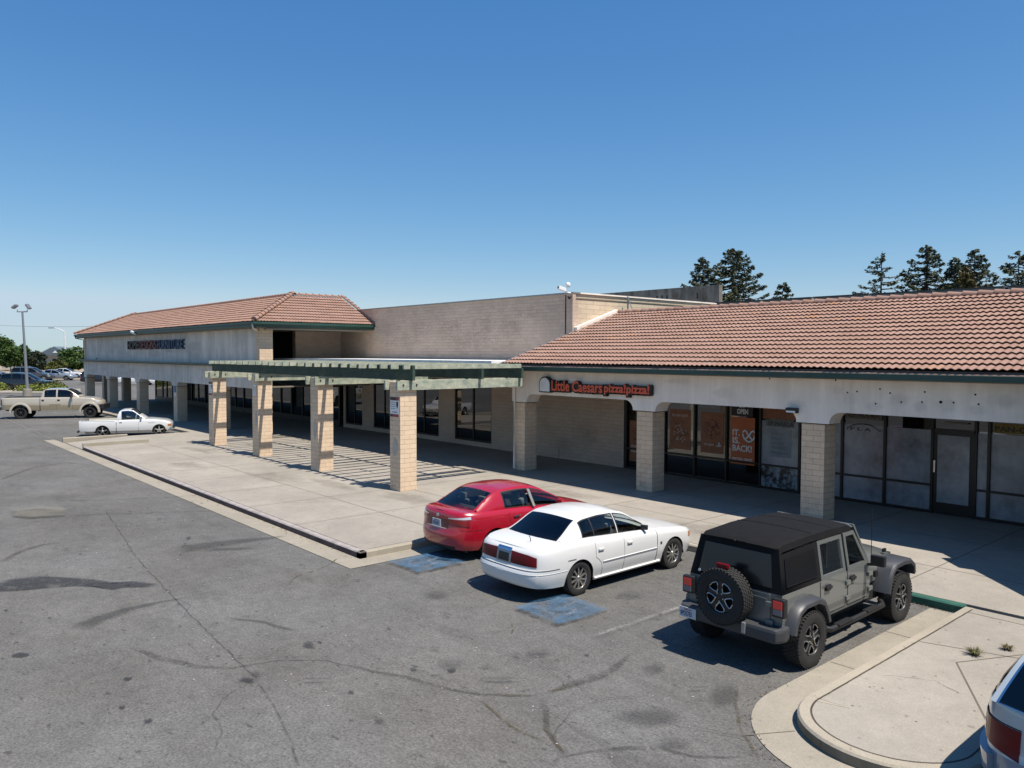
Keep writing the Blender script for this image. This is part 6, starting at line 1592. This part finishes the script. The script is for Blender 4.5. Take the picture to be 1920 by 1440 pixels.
def conifer(loc, h, rad, label, seed, dens=1.0, mat='needle', crown0=.25, droop=.12, lean=0, gap=.0):
    rr = random.Random(seed); t = thing('conifer_tree', label, 'tree', loc)
    b = MB(); tops = [(lean*h*k/8*k/8+rr.uniform(-.05, .05), 0, h*k/8) for k in range(9)]; b.tube(tops, [h*.018*(1-k/8.6) for k in range(9)], 7)
    lf = MB(); nb = int(h*11*dens)
    for k in range(nb):
        q = crown0+(1-crown0)*((k+rr.random())/nb); z = h*q; a = rr.uniform(0, 2*PI)
        prof = (1-q)**.75/(1-crown0)**.75*(.55+.45*min(1, (q-crown0+.08)/.15))
        ln = rad*prof*rr.uniform(.55, 1.15)+.25
        if rr.random() < gap: continue
        d = Vector((math.cos(a), math.sin(a), 0)); o = Vector((lean*h*q*q, 0, z)); sag = droop*ln
        pts = [o+d*(ln*s_)+Vector((0, 0, -sag*math.sin(s_*PI*.8)+ .16*ln*s_*s_)) for s_ in (0, .3, .6, .85, 1)]
        b.tube(pts, [.035+.012*ln, .03+.008*ln, .025, .015, .006], 4, cap=False)
        n = int((10+26*ln)*(.6+.5*dens))
        sd = Vector((-d.y, d.x, 0))
        for _ in range(n):
            s_ = rr.uniform(.12, 1.04)**.8; i = min(int(s_*4), 3); p = pts[i].lerp(pts[i+1], min(1, s_*4-i)) if i < 4 else pts[-1]
            wdt = .30*ln*(1.05-s_)*.55+.12
            p = p+sd*rr.uniform(-1, 1)*wdt+Vector((0, 0, rr.uniform(-.16, .10)))
            l_ = rr.uniform(.13, .28); ax = (d*rr.uniform(.2, 1)+sd*rr.uniform(-1, 1)+Vector((0, 0, rr.uniform(-.6, .35)))).normalized()*l_; w = ax.cross(Vector((rr.uniform(-1, 1), rr.uniform(-1, 1), rr.uniform(-1, 1)))).normalized()*l_*.42
            lf.poly([p-ax*.4, p+w*.7, p+ax, p-w*.7])
    b.build('trunk', MT['bark'], t); lf.build('crown', MT[mat], t, recalc=False); return t
def T(px, py, depth, z=0):
    d = FW+RT*((px-960)/1456)-UP*((py-720)/1456); t = depth/d.dot(FW); p = Vector((0, 0, 4.5))+d*t; return p
cs = [(1318, 484, 78, 58, 'dense conifer left of the taller one above the grey hall', 1.0, 'needle', .12, 0, 0), (1374, 466, 74, 78, 'tall full conifer just right of the grey hall', 1.15, 'needle', .12, 0, .05),
      (1468, 531, 80, 34, 'small lone conifer tip above the solar panels', .9, 'needle', .1, 0, 0), (1652, 471, 76, 62, 'sparse conifer with bare upswept branches', .50, 'needle', .02, .01, .25),
      (1737, 461, 76, 72, 'broad conifer with a thin bare top between sparse and bronzed trees', .95, 'needle', .12, .012, .08), (1790, 484, 74, 38, 'slim dark conifer behind the bronzed one', .95, 'needle', .1, 0, 0),
      (1812, 500, 70, 30, 'short bronzed conifer in front of the taller ones', 1.5, 'needle2', .15, 0, 0), (1828, 468, 78, 64, 'tall conifer rising over the bronzed one', .9, 'needle', .12, 0, .08), (1912, 471, 74, 64, 'open conifer cut by the right edge of the photo', .85, 'needle', .12, 0, .1)]
for i, (px, py, dp, wpx, lb, dn, mt, dr_, ln_, gp) in enumerate(cs):
    p = T(px, py, dp); h = p.z; rad = wpx*dp/1456*1.5*.62/.62
    conifer((p.x, p.y, 0), h, rad, lb, 20+i, dn, mt, .30, dr_, ln_, gp)
def blob_tree(loc, h, w, label, seed, mat, trunk=True, n=5200, ls=(.25, .55), name='broadleaf_tree', cat='tree', low=.15):
    rr = random.Random(seed); t = thing(name, label, cat, loc)
    b = MB(); b.tube([(0, 0, 0), (.1, 0, h*.25), (0, .1, h*.5)], [h*.035, h*.028, h*.018], 7); cl = []
    for k in range(26):
        a = rr.uniform(0, 2*PI); q = math.sqrt(rr.random()); z = rr.uniform(low+.12, .90); e = math.sqrt(max(.05, 1-((z-.5)/.52)**2))
        c = Vector((w*.5*.8*q*e*math.cos(a), w*.5*.8*q*e*math.sin(a), z*h)); cl.append((c, rr.uniform(.13, .24)*min(w, h)*1.1))
        if trunk and k < 9: b.tube([(0, 0, h*.3), c*.5+Vector((0, 0, h*.18)), c], [h*.014, h*.009, h*.004], 5, cap=False)
    b.build('trunk', MT['bark'], t); lf = MB()
    for k in range(n):
        c, r_ = cl[rr.randrange(len(cl))]; d = Vector((rr.gauss(0, 1), rr.gauss(0, 1), rr.gauss(0, 1))).normalized(); p = c+d*r_*rr.uniform(.55, 1.1); p.z = max(p.z, .15)
        l_ = rr.uniform(*ls); ax = Vector((rr.gauss(0, 1), rr.gauss(0, 1), rr.gauss(0, .6))).normalized()*l_; wv = ax.cross(Vector((rr.gauss(0, 1), rr.gauss(0, 1), rr.gauss(0, 1)))).normalized()*l_*.5
        lf.poly([p-ax*.6, p+wv, p+ax*.6, p-wv])
    lf.build('crown', MT[mat], t, recalc=False); return t
def bt(px, ytop, ybase, wpx, dp, lb, seed, mat, **k):
    p = T(px, 668, dp); zt = T(px, ytop, dp).z; blob_tree((p.x, p.y, 0), zt, wpx*dp/1456, lb, seed, mat, **k)
bt(-6, 634, 700, 66, 190, 'bright green broadleaf tree cut by the left edge', 1, 'leaf_a', n=7000)
bt(20, 655, 700, 40, 205, 'olive tree behind the lamp post', 2, 'leaf_c'); bt(38, 650, 700, 44, 200, 'tall mid green tree directly behind the lamp post', 3, 'leaf_a')
bt(66, 662, 700, 46, 188, 'dark green rounded tree right of the lamp post', 4, 'leaf_b', n=6500)
bt(136, 655, 698, 60, 180, 'leafy green tree between the street lamp and the store', 5, 'leaf_a', n=7500)
bt(108, 678, 698, 40, 172, 'low yellow green bush below the leafy tree', 6, 'leaf_c', low=0)
bt(96, 679, 698, 22, 230, 'olive bush in front of the far house', 7, 'leaf_c', low=0, n=2500)
def hedge(px0, px1, ytop, dp, depth, mat, lb, seed, base=.1):
    a, c = T(px0, 668, dp), T(px1, 668, dp); zt = T((px0+px1)/2, ytop, dp).z; rr = random.Random(seed); t = thing('hedge', lb, 'hedge', ((a.x+c.x)/2, (a.y+c.y)/2, 0), math.atan2(c.y-a.y, c.x-a.x)); L_ = (c-a).length
    lf = MB(); st = MB()
    for k in range(int(L_*2)): x = rr.uniform(-L_/2, L_/2)*.95; st.tube([(x, 0, 0), (x+rr.uniform(-.3, .3), rr.uniform(-.3, .3), zt*.7)], .03, 4)
    for k in range(int(L_*zt*260)):
        x = rr.uniform(-1, 1); e = 1-max(0, abs(x)-.8)*3.5; y = rr.uniform(-1, 1); z = 1-abs(y)**3*.5-rr.random()**2*.9
        p = Vector((x*L_/2, y*depth/2, max(.05, zt*e*z*(1+.05*math.sin(x*L_*1.3))))); l_ = rr.uniform(.10, .22); ax = Vector((rr.gauss(0, 1), rr.gauss(0, 1), rr.gauss(0, 1))).normalized()*l_; w = ax.cross(Vector((rr.gauss(0, 1), rr.gauss(0, 1), 1))).normalized()*l_*.5
        lf.poly([p-ax*.6, p+w, p+ax*.6, p-w])
    st.build('stem', MT['bark'], t); lf.build('foliage', MT[mat], t, recalc=False)
hedge(9, 121, 714.5, 92, 2.2, 'hedge_d', 'long clipped dark hedge in front of the black SUV', 1)
hedge(31, 74, 722, 89, 1.8, 'hedge_l', 'bright yellow green hedge in front of the dark hedge, around the lamp post', 2); hedge(74, 121, 721, 89, 1.8, 'hedge_l', 'bright yellow green hedge right of the lamp post, above the tan pickup cab', 3)
hedge(-40, 10, 718, 90, 2.0, 'hedge_l', 'clipped green hedge cut by the left edge of the photo', 4)
# planting island kerb for the hedges
ii = MB(); q = [T(-60, 668, 85.5), T(150, 668, 85.5), T(150, 668, 95), T(-60, 668, 95)]
ii.prism([(p.x, p.y, -.1) for p in q], (0, 0, .25)); struct(ii.build('planting_island', MT['walk']))
# far houses
MT['roof_blue'] = pm('blue_grey_shingle', (.13, .15, .17), .9); MT['house_w'] = pm('pale_house_wall', (.62, .61, .58), .8); MT['gable_b'] = pm('blue_gable', (.13, .18, .23), .8)
def house(px0, px1, yr, ye, yb, dp, lb, gable=True):
    a, c = T(px0, 668, dp), T(px1, 668, dp); u = (c-a); L_ = u.length; ang = math.atan2(u.y, u.x); zr = T(px0, yr, dp).z; ze = T(px0, ye, dp).z
    t = thing('house', lb, 'house', (a.x, a.y, 0), ang)
    box('wall', 0, L_, 0, 12, 0, ze, MT['house_w'], t)
    b = MB(); b.prism([(-.5, -.8, ze), (-.5, 12.8, ze), (-.5, 6, zr)], (L_+1, 0, 0)); b.build('roof', MT['roof_blue'], t)
    for k in range(3):
        x = L_*(.18+.28*k); w = box('window', x, x+1.6, -.06, -.01, ze*.35, ze*.75, MT['signwhite'], t); box('pane', x+.12, x+1.48, -.08, -.061, ze*.35+.12, ze*.75-.12, MT['black'], w)
    return t, L_, zr, ze
t, L_, zr, ze = house(75, 200, 651, 665, 690, 225, 'far single storey house with a blue grey gable roof behind the trees')
b = MB(); b.prism([(.5, -2.5, ze-.2), (10.5, -2.5, ze-.2), (5.5, -2.5, zr+.2)], (0, 6, 0)); b.build('gable', MT['gable_b'], t); b = MB(); b.prism([(-7, -2.0, ze-.6), (1.5, -2.0, ze-.6), (-2.7, -2.0, zr-1.2)], (0, 6, 0)); b.build('gable', MT['gable_b'], t)
b = MB(); b.prism([(5.2, -2.6, ze+.5), (6.6, -2.6, ze+.5), (5.9, -2.6, ze+1.2)], (0, .09, 0)); b.build('gable_vent', MT['signwhite'], t)
b = MB(); b.box(-9, 20, -3.2, -2.6, .0, 1.2); fo = b.build('garden_wall', pm('pale_garden_wall', (.5, .48, .44), .9)); fo.location = t.location; fo.rotation_euler = t.rotation_euler; tag(fo, 'low pale garden wall in front of the far house', 'wall')
# ---------------------------------------------------------------- camera, sun, sky
cd = bpy.data.cameras.new('camera'); cd.sensor_width = 36; cd.lens = 1456/1920*36; cd.clip_end = 2000; cd.clip_start = .1
co = bpy.data.objects.new('camera', cd); COL.objects.link(co)
f_ = FW.normalized(); r_ = (RT-f_*RT.dot(f_)).normalized(); u_ = r_.cross(f_)
co.matrix_world = Matrix((( r_.x, u_.x, -f_.x, 0), (r_.y, u_.y, -f_.y, 0), (r_.z, u_.z, -f_.z, 4.5), (0, 0, 0, 1)))
S.camera = co
sd = Vector((.475, .105, 1)).normalized()
sl_ = bpy.data.lights.new('sun', 'SUN'); sl_.energy = 5.0; sl_.angle = R(.5); sl_.color = (1, .925, .825)
so_ = bpy.data.objects.new('sun', sl_); COL.objects.link(so_); so_.rotation_euler = sd.to_track_quat('Z', 'Y').to_euler()
w = bpy.data.worlds.new('World'); S.world = w; w.use_nodes = True
nt = w.node_tree; bg = nt.nodes['Background']
sk = nt.nodes.new('ShaderNodeTexSky'); sk.sky_type = 'NISHITA'; sk.sun_disc = False
sk.sun_elevation = math.asin(sd.z); sk.sun_rotation = math.atan2(sd.x, sd.y); sk.altitude = 0; sk.air_density = 1.0; sk.dust_density = .1; sk.ozone_density = 2.5
# colour of the sky: deepen it per channel (the drone camera's rendering of a clear noon sky)
def nm(op, x, v):
    n = nt.nodes.new('ShaderNodeMath'); n.operation = op; nt.links.new(x, n.inputs[0]); n.inputs[1].default_value = v; return n.outputs[0]
sp = nt.nodes.new('ShaderNodeSeparateColor'); cb = nt.nodes.new('ShaderNodeCombineColor'); nt.links.new(sk.outputs[0], sp.inputs[0])
for i, (k, e) in enumerate(((1.13, 1.31), (.95, .91), (.97, .60))):
    nt.links.new(nm('MULTIPLY', nm('MINIMUM', nm('MULTIPLY', nm('POWER', nm('MULTIPLY', sp.outputs[i], .1), e), k), (.53, .67, .84)[i]), 10), cb.inputs[i])
nt.links.new(cb.outputs[0], bg.inputs[0]); bg.inputs[1].default_value = .0707
S.view_settings.view_transform = 'Standard'; S.view_settings.look = 'None'; S.view_settings.exposure = .5; S.view_settings.gamma = 1
S.cycles.max_bounces = 8; S.cycles.diffuse_bounces = 2; S.cycles.transparent_max_bounces = 16; S.cycles.use_denoising = True

# groups for the repeats
GR = {'conifer_tree': 'conifers behind the tiled roof', 'broadleaf_tree': 'broadleaf trees at the far left', 'hedge': 'hedges round the lamp post', 'poster': 'posters in the shop windows', 'window_sign': 'painted signs in the shop windows', 'warning_sign': 'notices on the pergola pillars', 'suv': 'vehicles in the far lot', 'security_camera': 'security cameras', 'grass_tuft': 'grass tufts in the island', 'pickup_truck': 'pickups parked at the left'}
for o in S.objects:
    k = o.name.split('.')[0]
    if o.parent is None and 'label' in o and 'group' not in o:
        if k in GR: o['group'] = GR[k]
        elif k == 'sedan': o['group'] = 'sedans in the stalls' if o.scale.x < 1.05 else 'vehicles in the far lot'
